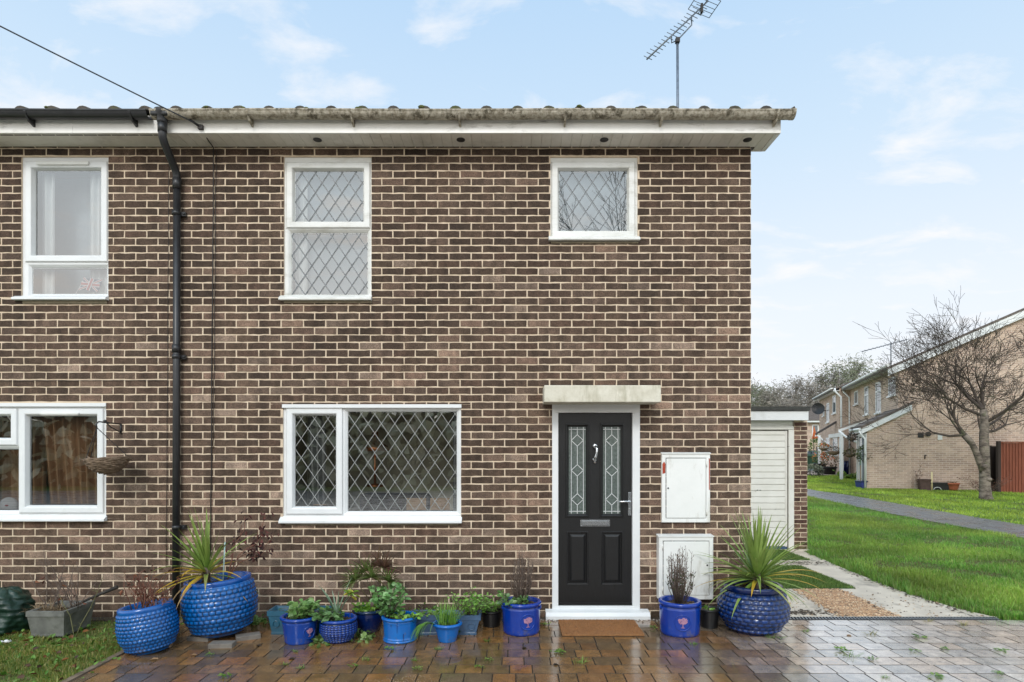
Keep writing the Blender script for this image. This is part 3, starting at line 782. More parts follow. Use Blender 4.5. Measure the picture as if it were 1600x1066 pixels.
for g in (GL,GR):
    p = MB(); p.poly([(g[0]-.002,YL+.018,g[1]-.002),(g[2]+.002,YL+.018,g[1]-.002),(g[2]+.002,YL+.018,g[3]+.002),(g[0]-.002,YL+.018,g[3]+.002)]); obj('glass_panel', p, m_glass_door, door, house)
    l = MB(); Y = YL+.014
    w = .005
    def seg(xa,za,xb,zb):
        L = math.hypot(xb-xa,zb-za); mt = Matrix.Translation(((xa+xb)/2,Y,(za+zb)/2)) @ Matrix.Rotation(-math.atan2(zb-za,xb-xa),4,'Y'); l.obox(mt,L,.003,w)
    x0,z0,x1,z1 = g; cx=(x0+x1)/2; hh=z1-z0; m1=.024; zz=[z0+hh*f for f in (.165,.50,.845)]; rz=hh*.066; rx=(x1-x0)/2-m1
    for x in (x0+m1,x1-m1): seg(x,z0,x,z1)
    for z in (z0+m1,z1-m1): seg(x0,z,x1,z)
    for q in zz:
        for A,B in (((cx-rx,q),(cx,q+rz)),((cx,q+rz),(cx+rx,q)),((cx+rx,q),(cx,q-rz)),((cx,q-rz),(cx-rx,q))): seg(*A,*B)
    zs = [z0]+zz+[z1]
    for i in range(4): seg(cx, zs[i]+(rz if i>0 else 0), cx, zs[i+1]-(rz if i<3 else 0))
    obj('lead_lattice', l, m_lead_door, door, house)
mb = MB(); q = rect_px(906.5,812,954,823.5)
mb.box(q[0],YL-.006,q[1],q[2],YL-.001,q[3]); ring(mb, q, [(0,YL-.006),(.004,YL-.016),(.010,YL-.016),(.012,YL-.009)]); mb.box(q[0]+.016,YL-.014,q[1]+.014,q[2]-.016,YL-.006,q[3]-.014)
obj('letterbox', mb, m_chrome, door, house, bev=.002)
mb = MB(); hx = wx(984.5); mb.box(hx-.016,YL-.012,wz(806),hx+.016,YL-.001,wz(769.5))
mb.tube([(hx,YL-.01,wz(784)),(hx,YL-.05,wz(784))],.010,12); mb.tube([(hx+.002,YL-.05,wz(784)),(hx-.05,YL-.054,wz(784)+.003),(wx(967),YL-.05,wz(784)+.0)],[.011,.010,.009],12)
mb.tube([(hx,YL-.012,wz(796)),(hx,YL-.016,wz(796))],.008,12)
obj('door_handle', mb, m_chrome, door, house, bev=.004)
mb = MB(); kx = wx(930.2); kz = wz(697)
mb.sphere((kx,YL-.012,kz),.026,14,sq=(1,.6,1)); mb.tube([(kx,YL-.03,kz),(kx+.014,YL-.045,kz-.03),(kx+.012,YL-.048,kz-.07),(kx+.004,YL-.045,kz-.105),(kx-.008,YL-.035,kz-.13)],[.010,.013,.011,.014,.020],12)
mb.sphere((kx-.004,YL-.012,kz-.135),.024,12,sq=(1,.5,1)); mb.tube([(kx-.004,YL-.02,kz-.16),(kx-.004,YL-.03,kz-.165)],.012,8)
obj('knocker', mb, m_chrome, door, house)
mb = MB(); mb.box(la-.05,.30,.1,lc+.05,.32,2.1); obj('hall', mb, m_room_dark, house, house)
# concrete canopy over the door
mb = MB(); xa, xb = PX(850.5,5.70), PX(1033,5.70); za, zb = PZ(628.5,5.70), PZ(602,5.70)
mb.box(xa,-.30,za,xb,.002,zb); obj('door_canopy', mb, m_conc, house, house, bev=.006)
m_damp = M('damp_mortar', S(150,138,118), S(120,112,92), 30, .95, .4)
# bed of mortar under upstairs sills (old repairs)
mb = MB()
for (x0,y0,x1,y1) in ((444,470.5,581,474),(861,378,997,381),(36,470,168,475),(446,817.5,716,821)):
    mb = MB(); q = rect_px(x0,y0,x1,y1); mb.box(q[0],-.012,q[1],q[2],-.001,q[3]); rt_ = neigh if x0 < 200 else house
    obj('sill_mortar', mb, m_damp, rt_, rt_, bev=.003)

# ---------------------------------------------------------------- fixtures on the front wall
def meter_box(px, label, prot, red, keyside, cat='utility box'):
    d = CAMD - prot
    x0,x1 = PX(px[0],d), PX(px[2],d); z0,z1 = PZ(px[3],d), PZ(px[1],d)
    t = thing('meter_box', label, cat, ((x0+x1)/2, -.01, z0))
    mb = MB()
    e = .042
    ring(mb, (x0,z0,x1,z1), [(0,.0),(0,-prot),(.004,-prot-.004),(e-.006,-prot-.004),(e,-prot+.006)])
    mb.prism([(.0,z1+.002),(-prot-.012,z1+.001),(-prot-.012,z1+.008),(.0,z1+.018)], 'x', x0-.006, x1+.006)
    obj('casing', mb, m_white_paint, t, t)
    mb = MB(); mb.box(x0+e+.003,-prot-.007,z0+e+.003,x1-e-.003,-prot+.004,z1-e-.003)
    dr = obj('box_door', mb, m_white_paint, t, t, bev=.004)
    mb = MB(); kx = x0+e+.02 if keyside < 0 else x1-e-.02; kz = (z0+z1)/2 + (0 if keyside<0 else .03)
    mb.tube([(kx,-prot-.004,kz),(kx,-prot-.0095,kz)],.009,10); obj('lock', mb, m_black, dr, t)
    for hz in ((z0+.1),(z1-.1)):
        mb = MB(); hx = x1-e+.006 if keyside<0 else x0+e-.006; mb.tube([(hx,-prot-.006,hz-.03),(hx,-prot-.006,hz+.03)],.006,8); obj('hinge', mb, m_flaky, t, t)
    if red:
        mb = MB()
        mb.poly([(x0+.006,-prot-.0062,z1-.2),(x0+.034,-prot-.0062,z1-.19),(x0+.036,-prot-.0062,z1-.1),(x0+.022,-prot-.0062,z1-.075),(x0+.005,-prot-.0062,z1-.1)])
        obj('rust_patch', mb, m_rust, t, t); mb = MB()
        mb.poly([(x1-.012,-prot-.0062,z1-.36),(x1-.005,-prot-.0062,z1-.36),(x1-.004,-prot-.0062,z1-.05),(x1-.014,-prot-.0062,z1-.04)])
        obj('rust_patch', mb, m_rust, t, t)
    return t
meter_box((1034,709.5,1109.5,816.5), 'white electricity meter box on the wall with red rust patch, right of the door', .03, True, -1)
meter_box((1029.5,839,1114.5,937), 'white gas meter box low on the wall behind the emblem pot, right of the door', .10, False, 1)

# hanging basket and its bracket
t = thing('basket_bracket', "dark metal wall hook beside the neighbour's downstairs window", 'bracket', (wx(190), -.01, wz(676)))
mb = MB(); bx = wx(190)
mb.tube([(bx,-.012,wz(678)),(bx,-.012,wz(662))],.008,8)
mb.tube([(bx,-.012,wz(676)),(bx-.02,-.14,wz(668)),(bx-.03,-.2,wz(660))],.006,8)
mb.tube([(bx,-.012,wz(663)),(bx-.03,-.14,wz(662)),(bx-.05,-.26,wz(661)),(bx-.055,-.29,wz(665)),(bx-.05,-.285,wz(670))],.007,8)
mb.sphere((bx-.03,-.20,wz(660)),.016,10)
obj('hook', mb, m_black, t, t)
bc = Vector((PX(168,5.72), -.28, PZ(716,5.72)))
t = thing('hanging_basket', "empty wicker hanging basket on chains beside the neighbour's downstairs window", 'hanging basket', (bc.x, bc.y, bc.z-.15))
mb = MB(); tilt = R(4)
for k in range(13):
    s = k/12; rr = .185*math.sqrt(max(.02,1-(1-s)**1.7)); z = -.15+.15*s
    pts = []
    ph = rnd(0,6)
    for j in range(27):
        th = 2*math.pi*j/26; r2 = rr*(1+.03*math.sin(th*9+ph)+rnd(-.015,.015)); pts.append((bc.x+r2*math.cos(th), bc.y+r2*math.sin(th)*.9, bc.z+z+r2*math.cos(th)*math.sin(tilt)+rnd(-.004,.004)))
    pts[-1] = pts[0]
    mb.tube(pts, .0085, 6, cap=False)
for k in range(26):
    th = rnd(0,6.28); r = .18; a = Vector((bc.x+r*math.cos(th), bc.y+r*.9*math.sin(th), bc.z-.02+r*math.cos(th)*math.sin(tilt)))
    dv = Vector((-math.sin(th),math.cos(th)*.9,rnd(-.1,.25)))
    mb.tube([a, a+dv*rnd(.04,.1)+Vector((math.cos(th),math.sin(th),0))*.012], .005, 5)
for k in range(5):
    mb.tube([(bc.x-.17,bc.y+rnd(-.05,.05),bc.z-.005+rnd(-.02,.02)),(bc.x-.17-rnd(.04,.08),bc.y+rnd(-.05,.05),bc.z+rnd(-.01,.03))], .005, 5)
mb.lathe([(.02,bc.z-.147),(.10,bc.z-.12),(.15,bc.z-.07),(.175,bc.z-.005)], 22, bc.x, bc.y, (.5,.5,.5,1))
obj('wicker_bowl', mb, m_wicker, t, t)
hp = Vector((bx-.05,-.285,wz(671)+.005))
for th in (R(175), R(215), R(20)):
    mb = MB(); a = bc+Vector((.175*math.cos(th), .16*math.sin(th), .0+.175*math.cos(th)*math.sin(tilt)))
    n = 22
    for i in range(n):
        p = a.lerp(hp, i/n); q = a.lerp(hp,(i+1)/n); off = Vector((.003,0,0)) if i%2 else Vector((0,.003,0))
        mb.tube([p-off,q-off],.0022,4,cap=False); mb.tube([p+off,q+off],.0022,4,cap=False)
    obj('chain', mb, m_dark, t, t)

# cables
def cable(label, pts, r, mat=m_dark, name='wall_cable'):
    mb = MB(); c = Vector(pts[-1]); mb.tube([Vector(p)-c for p in pts], r, 6)
    o = obj(name, mb, mat); o.location = c; return tag(o, label, 'cable')
def wallrun(px0, y0, px1, y1, n=14, w=.003):
    return [(wx(px0+(px1-px0)*i/n)+rnd(-w,w), -.016, wz(y0+(y1-y0)*i/n)) for i in range(n+1)]
cable('thicker black cable of the pair running down the bricks right of the downpipe', [(PX(312,5.7),-.292,PZ(196,5.7)),(PX(325,5.85),-.14,EZ-.01),(wx(335),-.02,wz(232))]+wallrun(335,236,330,868), .0055)
cable('thinner black cable beside it, right of the downpipe', wallrun(339,236,334.5,700), .003)
cable('thin cable running down the bricks left of the downpipe', wallrun(265.5,236,261,885), .0028)
cable('thin horizontal cable along the mortar joint between the floors of the left house', wallrun(-60,596,262,594.5), .0022)
mb = MB()
P0 = Vector((PX(312,5.70),-.298,PZ(196,5.70))); P1 = Vector((PX(0,4.9),-1.1,PZ(33,4.9)))
ext = P1 + (P1-P0)*2.2
pts = [P0.lerp(ext,i/16)-Vector((0,0,.05*math.sin(math.pi*i/16))) for i in range(17)]
mb.tube([p-P0 for p in pts], .006, 6); o = obj('telephone_wire', mb, m_wire); o.location = P0
tag(o, 'overhead telephone wire running from the eaves up to the top left corner', 'wire')
t = thing('wire_anchor', 'small dark clamp on the fascia where the overhead wire lands', 'clamp', P0)
mb = MB(); mb.tube([P0+Vector((-.08,-.035,.04)), P0+Vector((-.01,0,-.005))],.011,8); mb.sphere(P0+Vector((0,.01,-.008)),.018,10); obj('clamp_body', mb, m_dark, t, t)
mb = MB(); mb.box(P0.x-.02,-.30,P0.z-.03,P0.x+.025,-.272,P0.z+.01); obj('clamp_plate', mb, m_dark, t, t)

# television aerials
def aerial(label, cx, Y, base_z, top, tip_lo, tip_hi, name='tv_aerial'):
    t = thing(name, label, 'aerial', (cx, Y, base_z))
    mb = MB(); mb.tube([(cx+.01,Y,base_z),(cx,Y,top)],.022,10); obj('mast', mb, m_mast, t, t)
    a, b = Vector(tip_lo), Vector(tip_hi); d = (b-a).normalized()
    mb = MB(); mb.tube([a,b],.013,8); obj('boom', mb, m_alu, t, t)
    side = Vector((.95,.25,-.18)).normalized()
    n = 17
    for i in range(n):
        p = a.lerp(b, (i+.3)/n*.93); L = .075+.012*math.sin(i)+.035*(i/n)
        mb = MB(); mb.tube([p-side*L+Vector((0,0,.012)),p+side*L],.0055,6); obj('director', mb, m_alu, t, t)
    # bent support arm
    mb = MB(); p1 = a.lerp(b,.39); p2 = a.lerp(b,.72); off = Vector((.0,0,-.12))
    mb.tube([p1,p1+off,Vector((cx,Y,top-.01)),p2+off*1.2,p2],.012,8); obj('support_arm', mb, m_alu, t, t)
    mb = MB(); mb.box(cx-.035,Y-.04,top-.06,cx+.035,Y+.03,top+.02); obj('mast_clamp', mb, m_dark, t, t, bev=.005)
    # grid reflector
    mb = MB(); q = b - d*.16; up = d.cross(side).normalized(); up = -up if up.z < 0 else up
    for i in range(5):
        o = q + d*.02 + up*(i-2)*.085
        mb.tube([o-side*.2,o+side*.22],.005,5)
    for s in (-.2,0,.22): mb.tube([q+side*s-up*.17+d*.02,q+side*s+up*.17+d*.02],.007,5)
    obj('reflector', mb, m_alu, t, t)
    mb = MB(); mb.box(q.x-.05,q.y-.04,q.z-.14,q.x-.01,q.y+.02,q.z+.02); obj('dipole', mb, m_dark, t, t, bev=.01)
dA = 10.0; YA = dA-6
aerial('television aerial on a thin mast above the roof, tilted up to the right', PX(1058.5,dA), YA, 6.3, PZ(62,dA), (PX(1005.5,dA),YA-.25,PZ(108,dA)), (PX(1117,dA),YA+.35,PZ(-23,dA)))
aerial("tip of a second aerial poking in above the neighbour's roof at the left edge", PX(-46,dA), YA, 6.3, PZ(118,dA), (PX(9,dA),YA-.2,PZ(134.5,dA)), (PX(-120,dA),YA+.3,PZ(86,dA)))

# ---------------------------------------------------------------- ground
def gp(px, py):
    d = F*H/(py-HZ); return (PX(px,d), d-6)
mb = MB()   # one sheet out to the horizon, finer close in
def axis(lim, core, step):
    a = []; x = -core
    while x <= core: a.append(x); x += step
    e = core; s = step
    while e < lim: s *= 1.6; e += s; a.append(e); a.insert(0,-e)
    return a
ax_, ay_ = axis(700, 40, 1.0), axis(700, 40, 1.0)
ids = {}
for i,x in enumerate(ax_):
    for j,y in enumerate(ay_): ids[i,j] = mb.vert((x,y,terrain(x,y)))
for i in range(len(ax_)-1):
    for j in range(len(ay_)-1): mb.face((ids[i,j],ids[i+1,j],ids[i+1,j+1],ids[i,j+1]),(1,1,1,1),0,True)
struct('ground', mb, m_ground)
PAVL, PAVR, PAVF, PAVB = -3.19, 8.5, -7.0, -.125
PZT = .016
mb = MB(); mb.box(PAVL,PAVF,-.05,PAVR,PAVB,PZT-.007); struct('paving_bed', mb, m_joint)
mb = MB(); mb.poly([(-12,-7,.008),(-3.3,-7,.008),(-3.3,-2.4,.008),(-12,-2.4,.008)]); struct('driveway', mb, m_slab)
mb = MB(); y = PAVB; pitch = .1765; row = 0
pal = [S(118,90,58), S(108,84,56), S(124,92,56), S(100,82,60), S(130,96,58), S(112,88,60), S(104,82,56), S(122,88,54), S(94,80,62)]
palr = [S(196,186,180), S(184,174,168), S(206,192,182), S(174,166,160), S(198,178,162)]  # right-hand blocks: bright sky reflection put into the base colour
while y > -6.2 if False else y > PAVF:
    x = PAVL - rnd(0,.1); row += 1
    while x < PAVR:
        L = random.choice([.208,.208,.208,.173,.14]) if x < 2.2 else .208
        x0, x1 = max(x,PAVL)+.002, min(x+L,PAVR)-.002
        if x1-x0 > .02 and (y > -4.2 or True):
            g = .0013; y0, y1 = y-pitch+g, y-g
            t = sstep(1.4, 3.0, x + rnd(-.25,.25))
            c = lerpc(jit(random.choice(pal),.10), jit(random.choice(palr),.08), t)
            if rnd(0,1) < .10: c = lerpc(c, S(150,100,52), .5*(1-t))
            hz = [PZT + rnd(-.0012,.0012) for _ in range(4)]
            ch = .0028
            k = len(mb.v)
            mb.v += [(x0,y0,PZT-.008),(x1,y0,PZT-.008),(x1,y1,PZT-.008),(x0,y1,PZT-.008),
                     (x0+ch,y0+ch,hz[0]),(x1-ch,y0+ch,hz[1]),(x1-ch,y1-ch,hz[2]),(x0+ch,y1-ch,hz[3])]
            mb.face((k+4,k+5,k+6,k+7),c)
            cd = tuple(v*.7 for v in c[:3])+(1,)
            for q in range(4): mb.face((k+q,k+(q+1)%4,k+4+(q+1)%4,k+4+q),cd,1)
        x += L
    y -= pitch
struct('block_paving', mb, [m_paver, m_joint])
# concrete path round the side
mb = MB(); pts = [(2.41,-.02),(4.86,-.02),(4.72,.3),(4.63,.95),(4.70,2.3),(4.83,3.6),(4.86,4.08),(2.41,4.08)]
mb.prism(pts,'z',-.05,.014); struct('concrete_path', mb, m_slab)
mb = MB(); mb.box(2.6,-.019,-.03,4.9,-.001,.018); struct('concrete_edge', mb, m_slab)
# soil strip against the wall
mb = MB(); mb.box(XN,-.123,-.04,2.40,-.0,.010); struct('soil_strip', mb, m_soil)
# footpath across the green
mb = MB(); ys = [-12,-6,0,3,6,8,10,12,14,16,18,20,23,26,30,36,45]
for a,b in zip(ys,ys[1:]):
    def fp(x,y): return (x+.12*math.sin(y*.35), y, terrain(x,y)+.012)
    mb.poly([fp(9.75,a),fp(11.4,a),fp(11.4,b),fp(9.75,b)])
struct('footpath', mb, m_asphalt)
mb = MB(); mb.poly([(-40,-19,.01),(60,-19,.01),(60,-7.1,.01),(-40,-7.1,.01)]); struct('road', mb, m_asphalt)
mb = MB()
def tpoly(mb, pts, dz): mb.poly([(x,y,terrain(x,y)+dz) for x,y in pts])
def tl(x,y): return (14.88+.946*x+.326*y, 17-.326*x+.946*y)
for k in range(8):
    a, b = 13.5+2.5*k, 16+2.5*k; tpoly(mb, [tl(-9,a),tl(-.6,a),tl(-.6,b),tl(-9,b)], .03)
struct('parking_court', mb, m_asphalt)
mb = MB(); 
for k in range(6): a, b = 7.4+k, 8.4+k; tpoly(mb, [tl(-7,a),tl(-.0,a),tl(-.0,b),tl(-7,b)], .034)
struct('paved_forecourt', mb, M('pinkish_paving', S(150,132,120), S(172,154,140), 8, .8))

# drain channel
t = thing('drain_channel', 'slotted black drain channel across the front of the concrete path', 'drain', (3.75,-.075,0))
mb = MB(); xa, xb = 2.72, 4.83
mb.box(xa,-.122,-.03,xb,-.112,.020); mb.box(xa,-.032,-.03,xb,-.022,.020); mb.box(xa,-.111,-.03,xb,-.033,.004,(.2,.2,.2,1))
obj('channel_body', mb, m_black, t, t)
mb = MB(); x = xa
while x < xb-.02:
    mb.prism([(x,-.111),(x+.014,-.111),(x+.030,-.033),(x+.016,-.033)],'z',.008,.021); x += .032
g = obj('slot_grating', mb, M('grey_grating', S(150,152,154), S(120,122,124), 30, .4, metal=.4), t, t)

def pebbles(name, label, region, n, s0, s1, cols, z=.012, mat=None):
    mb = MB(); c0 = None
    for _ in range(n):
        x,y = region(); r = rnd(s0,s1); c = jit(random.choice(cols),.2)
        k = len(mb.v); a = rnd(0,6.28)
        for i in range(5):
            th = a+i*1.2566; mb.v.append((x+r*math.cos(th)*rnd(.7,1.2), y+r*math.sin(th)*rnd(.7,1.2), z+rnd(0,.3)*r))
        mb.v.append((x+rnd(-.2,.2)*r,y+rnd(-.2,.2)*r,z+r*rnd(.5,.9)))
        for i in range(5): mb.face((k+i,k+(i+1)%5,k+5),c,0,False)
    o = obj(name, mb, mat or m_pebble); return tag(o, label, 'gravel', kind='stuff')
def greg():
    y = rnd(0,1.2); t = y/1.2
    return (rnd(3.30+.12*t, 3.88+.05*t) + rnd(-.06,.06), y+.0)
mb = MB(); mb.prism([(3.3,-.0),(3.9,0),(3.95,1.2),(3.45,1.2)],'z',.0,.0175); struct('gravel_bed', mb, m_soil)
pebbles('gravel', 'strip of tan gravel between the two parts of the concrete path', greg, 4200, .008, .017, [S(196,160,122),S(170,132,98),S(214,186,152),S(150,118,90),S(184,142,104)], .015)
pebbles('pebbles', 'loose pale pebbles scattered under the doorstep', lambda: (rnd(.15,1.52), rnd(-.165,-.10)), 420, .008, .017, [S(176,166,156),S(140,126,112),S(200,192,182),S(110,90,76),S(96,88,82)], .012)
pebbles('wall_debris', 'grit and dead leaf crumbs along the foot of the wall', lambda: (rnd(-3.2,2.4), -.12+min(.12,max(-.18,random.gauss(-.02,.06)))), 1500, .003, .010, [S(60,46,34),S(84,66,46),S(44,36,30),S(104,84,60)], .014)

pebbles('stray_stones', 'stray gravel stones and soil crumbs strewn over the concrete path', lambda: (rnd(2.6,4.75), abs(random.gauss(0,.7))), 420, .005, .013, [S(196,160,122),S(120,100,80),S(90,72,54),S(206,184,156)], .014)
mb = MB()
for cx_0, cy_0, sx_0, sy_0, n_0 in ((2.85,.16,.28,.05,380),(3.75,.55,.08,.3,260),(4.66,.9,.06,.9,380),(4.3,2.9,.4,.1,300)):
    for _ in range(n_0):
        x, y = random.gauss(cx_0,sx_0), random.gauss(cy_0,sy_0)
        if y < 0 or x > 5: continue
        r = rnd(.006,.02); mb.poly([(x+r*math.cos(a)*rnd(.6,1.3),y+r*math.sin(a)*rnd(.6,1.3),.0155+rnd(0,.002)) for a in (0,1.3,2.5,3.8,5.0)])
tag(obj('soil_smear', mb, m_soil), 'dark soil and moss smears on the concrete path', 'soil', kind='stuff')
# artificial turf mats: thousands of short blades on a backing
def npblades(xy, zf, hmin, hmax, wmin, wmax, cols, lean=.5, seg=2, flat=1.0):
    n = len(xy); rs = np.random.RandomState(5)
    h = rs.uniform(hmin,hmax,n); w = rs.uniform(wmin,wmax,n); a = rs.uniform(0,2*np.pi,n); l = rs.uniform(0,lean,n)*h; la = rs.uniform(0,2*np.pi,n)
    x,y = xy[:,0],xy[:,1]; z = zf
    dx,dy = np.cos(a)*w/2, np.sin(a)*w/2
    lx,ly = np.cos(la)*l, np.sin(la)*l
    V = np.zeros((n,5,3)); 
    V[:,0] = np.stack([x-dx,y-dy,z],1); V[:,1] = np.stack([x+dx,y+dy,z],1)
    V[:,2] = np.stack([x+dx*.8+lx*.35,y+dy*.8+ly*.35,z+h*.6],1); V[:,3] = np.stack([x-dx*.8+lx*.35,y-dy*.8+ly*.35,z+h*.6],1)
    V[:,4] = np.stack([x+lx,y+ly,z+h*(1-.25*(l/h))],1)
    cols = np.array(cols); ci = cols[rs.randint(0,len(cols),n)]*rs.uniform(.8,1.2,(n,1)); ci[:,3]=1
    return V, ci
def bladeobj(name, V, ci, mat):
    n = len(V); me = bpy.data.meshes.new(name)
    me.vertices.add(n*5); me.vertices.foreach_set('co', V.reshape(-1))
    idx = (np.arange(n)[:,None]*5 + np.array([0,1,2,3,3,2,4])[None]).reshape(-1)
    me.loops.add(n*7); me.loops.foreach_set('vertex_index', idx.astype(np.int32))
    me.polygons.add(n*2)
    ls = (np.arange(n)[:,None]*7 + np.array([0,4])[None]).reshape(-1); me.polygons.foreach_set('loop_start', ls.astype(np.int32))
    lt = np.tile([4,3], n); 
    try: me.polygons.foreach_set('loop_total', lt.astype(np.int32))
    except Exception: pass
    me.update(calc_edges=True)
    a = me.attributes.new('col','FLOAT_COLOR','FACE'); a.data.foreach_set('color', np.repeat(ci,2,axis=0).astype(np.float32).ravel())
    me.materials.append(mat); o = bpy.data.objects.new(name, me); COL.objects.link(o); return o
NR = np.random.RandomState(11)
def turfmat(x0,y0,x1,y1,label,n):
    t = thing('turf_mat', label, 'mat', ((x0+x1)/2,(y0+y1)/2,.014))
    mb = MB(); mb.box(x0,y0,.014,x1,y1,.022,S(44,70,24)); b = obj('backing', mb, M('turf_backing', S(44,70,24), S(54,82,30), 30, .9), t, t)
    xy = np.stack([NR.uniform(x0,x1,n)-(x0+x1)/2, NR.uniform(y0,y1,n)-(y0+y1)/2],1)
    V,ci = npblades(xy, np.full(n,.007), .018,.032,.003,.006,[S(92,122,52),S(78,110,44),S(108,136,62),S(100,118,56)],.9)
    o = bladeobj('pile', V, ci, m_turf); o.parent = t
turfmat(2.62,1.22,4.16,2.62,'near rectangle of dark green artificial turf on the concrete path',26000)
turfmat(2.62,3.1,4.55,4.0,'far strip of artificial turf in front of the garage door',16000)

# lawns
bx_ = np.array([-.2,-.02,.26,.95,2.3,3.6,4.1]); by_ = np.array([4.95,4.86,4.72,4.63,4.70,4.83,5.03])
def nz(x,y,s): return np.array([mnoise.noise((a*s,b*s,1.7)) for a,b in zip(x,y)])
def lawn(name, label, n, ylo, yhi, xlo, xhi, cond, hm, wm, cols, dens_near=True):
    y = ylo + (yhi-ylo)*NR.uniform(0,1,n)**(1.8 if dens_near else 1.0); x = NR.uniform(xlo,xhi,n)
    k = cond(x,y); x,y = x[k],y[k]
    z = np.array([terrain(a,b) for a,b in zip(x,y)])
    V,ci = npblades(np.stack([x,y],1), z-.004, hm[0],hm[1],wm[0],wm[1],cols,.8)
    f = nz(x,y,.55); f2 = nz(x,y,2.3)
    hs = (1+.45*f2+.3*f)[:,None]
    V[:,:,2] = (V[:,:,2]-z[:,None])*np.clip(hs,.3,1.6)+z[:,None]
    yl = np.array(S(176,184,80)); t = np.clip(.3+1.1*f,0,.9)[:,None]*.6
    ci = ci*(1-t)+yl*t*NR.uniform(.8,1.1,(len(x),1)); ci = ci*np.clip(1+.5*nz(x,y,1.1)+.25*f2,.5,1.4)[:,None]; ci[:,3]=1
    # bare, muddy gaps
    keep = np.ones(len(x), bool)
    bare = ((f2+.6*f) < -.30) & (NR.uniform(0,1,len(x)) < .75)
    ci[bare] = np.array(S(128,116,76))*NR.uniform(.6,1.1,(int(bare.sum()),1)); V[bare,:,2] = (V[bare,:,2]-z[bare,None])*.45+z[bare,None]; ci[:,3] = 1
    o = bladeobj(name, V[keep], ci[keep], m_grass); return tag(o, label, 'grass', kind='stuff')
G1 = [S(112,160,62),S(98,148,56),S(126,170,72),S(86,132,50),S(120,152,72),S(144,156,88)]
def c_right(x,y):
    e = np.where(y<4.1, np.interp(y,bx_,by_), 5.04)
    return (x > e + .10*np.sin(y*7)*.3 + NR.uniform(-.02,.06,len(x))) & (x < 9.78+.12*np.sin(y*.35)+NR.uniform(-.06,.06,len(x)))
lawn('lawn', 'bright green lawn between the concrete path and the footpath', 250000, -.06, 26, 4.6, 9.9, c_right, (.035,.085), (.004,.010), G1)
G2 = [S(146,174,60),S(134,168,56),S(162,184,76),S(124,156,54)]
def c_far(x,y):
    lu = (x-14.88)*.326+(y-17)*.946
    return (lu < 7.4) & (x > 11.4+.12*np.sin(y*.35)+NR.uniform(-.06,.06,len(x))) & (x < 16+.12*y)
lawn('lawn', 'yellower lawn beyond the footpath in front of the far gable', 130000, 2, 30, 11.2, 20, c_far, (.04,.08), (.010,.022), G2, False)
# dense clumps on the lawn's ragged edge
def tuft(mb, x, y, n, h, w, cols, z=None, spread=.04, lean=.5):
    z = terrain(x,y) if z is None else z
    for _ in range(n):
        a = rnd(0,6.28); r = rnd(0,spread)
        mb.blade((x+r*math.cos(a),y+r*math.sin(a),z), (math.cos(a)*lean*rnd(.2,1),math.sin(a)*lean*rnd(.2,1),1), h*rnd(.6,1.15), w, rnd(.2,1.2), 3, jit(random.choice(cols),.15))
mb = MB()
for _ in range(150):
    y = rnd(-.12,4); x = float(np.interp(y,bx_,by_))+rnd(-.05,.22)
    tuft(mb, x, y, 14, rnd(.07,.16), .006, G1)
for _ in range(40): tuft(mb, rnd(4.9,7.6), rnd(-.13,.0), 12, rnd(.05,.12), .006, G1)
tag(obj('grass_fringe', mb, m_grass), 'longer grass fringing the edge of the concrete path', 'grass', kind='stuff')
def c_left(x,y): return (x < -3.2-.10*np.abs(np.sin(y*5))*.4+NR.uniform(-.03,.03,len(x)))
G3 = [S(128,138,62),S(110,126,54),S(144,146,78),S(154,140,84),S(98,114,46)]
lawn('grass', "mossy rough grass patch in front of the neighbour's wall", 60000, -2.4, -.05, -7.0, -3.1, c_left, (.02,.055), (.003,.007), G3, False)
mb = MB(); mb.box(PAVL-.055,PAVF,-.05,PAVL-.003,PAVB,.024); struct('paving_edge', mb, M('edging_stone', S(98,84,70), S(124,108,90), 8, .7, .3))

# doormat
t = thing('doormat', 'brown coir doormat lying in front of the black door', 'doormat', (PX(939,5.5),-.43,PZT))
mb = MB(); mb.box(-.37,-.22,.002,.37,.25,.020)
obj('mat_body', mb, m_coir, t, bev=.004)
mb = MB()
for _ in range(5200): 
    x,y = rnd(-.37,.37), rnd(-.22,.25); mb.poly([(x-.002,y,.019),(x+.002,y,.019),(x+rnd(-.005,.005),y+rnd(-.005,.005),.028)], jit(S(150,104,64),.3))
obj('bristles', mb, m_dead, t)

# weeds in the joints
def weed(px, py, size, kind):
    x,y = gp(px,py); mb = MB()
    cols = [S(110,146,58),S(132,160,76),S(92,130,48)] if kind != 'dry' else [S(150,140,70),S(120,130,60),S(166,150,90)]
    if kind == 'tuft' or kind == 'dry':
        for _ in range(26):
            a = rnd(0,6.28); mb.blade((rnd(-.5,.5)*size,rnd(-.15,.15)*size,0),(math.cos(a),math.sin(a)*.6,rnd(.3,1)),size*rnd(.5,1),.004,rnd(.4,1.2),3,jit(random.choice(cols),.2))
    else:
        for _ in range(22):
            a = rnd(0,6.28); r = rnd(0,size*.6); mb.leaf((r*math.cos(a),r*math.sin(a)*.5,.004+rnd(0,.02)),(math.cos(a),math.sin(a),rnd(.1,.5)),size*rnd(.25,.45),size*.22,jit(random.choice(cols),.2),Vector((0,0,1)))
    o = obj('weed', mb, m_leaf); o.location = (x,y,PZT-.002)
    return o
def weeds(lst):
    for px,py,s,k,l in lst: tag(weed(px,py,s,k), l, 'weed', 'weeds growing in the paving joints')
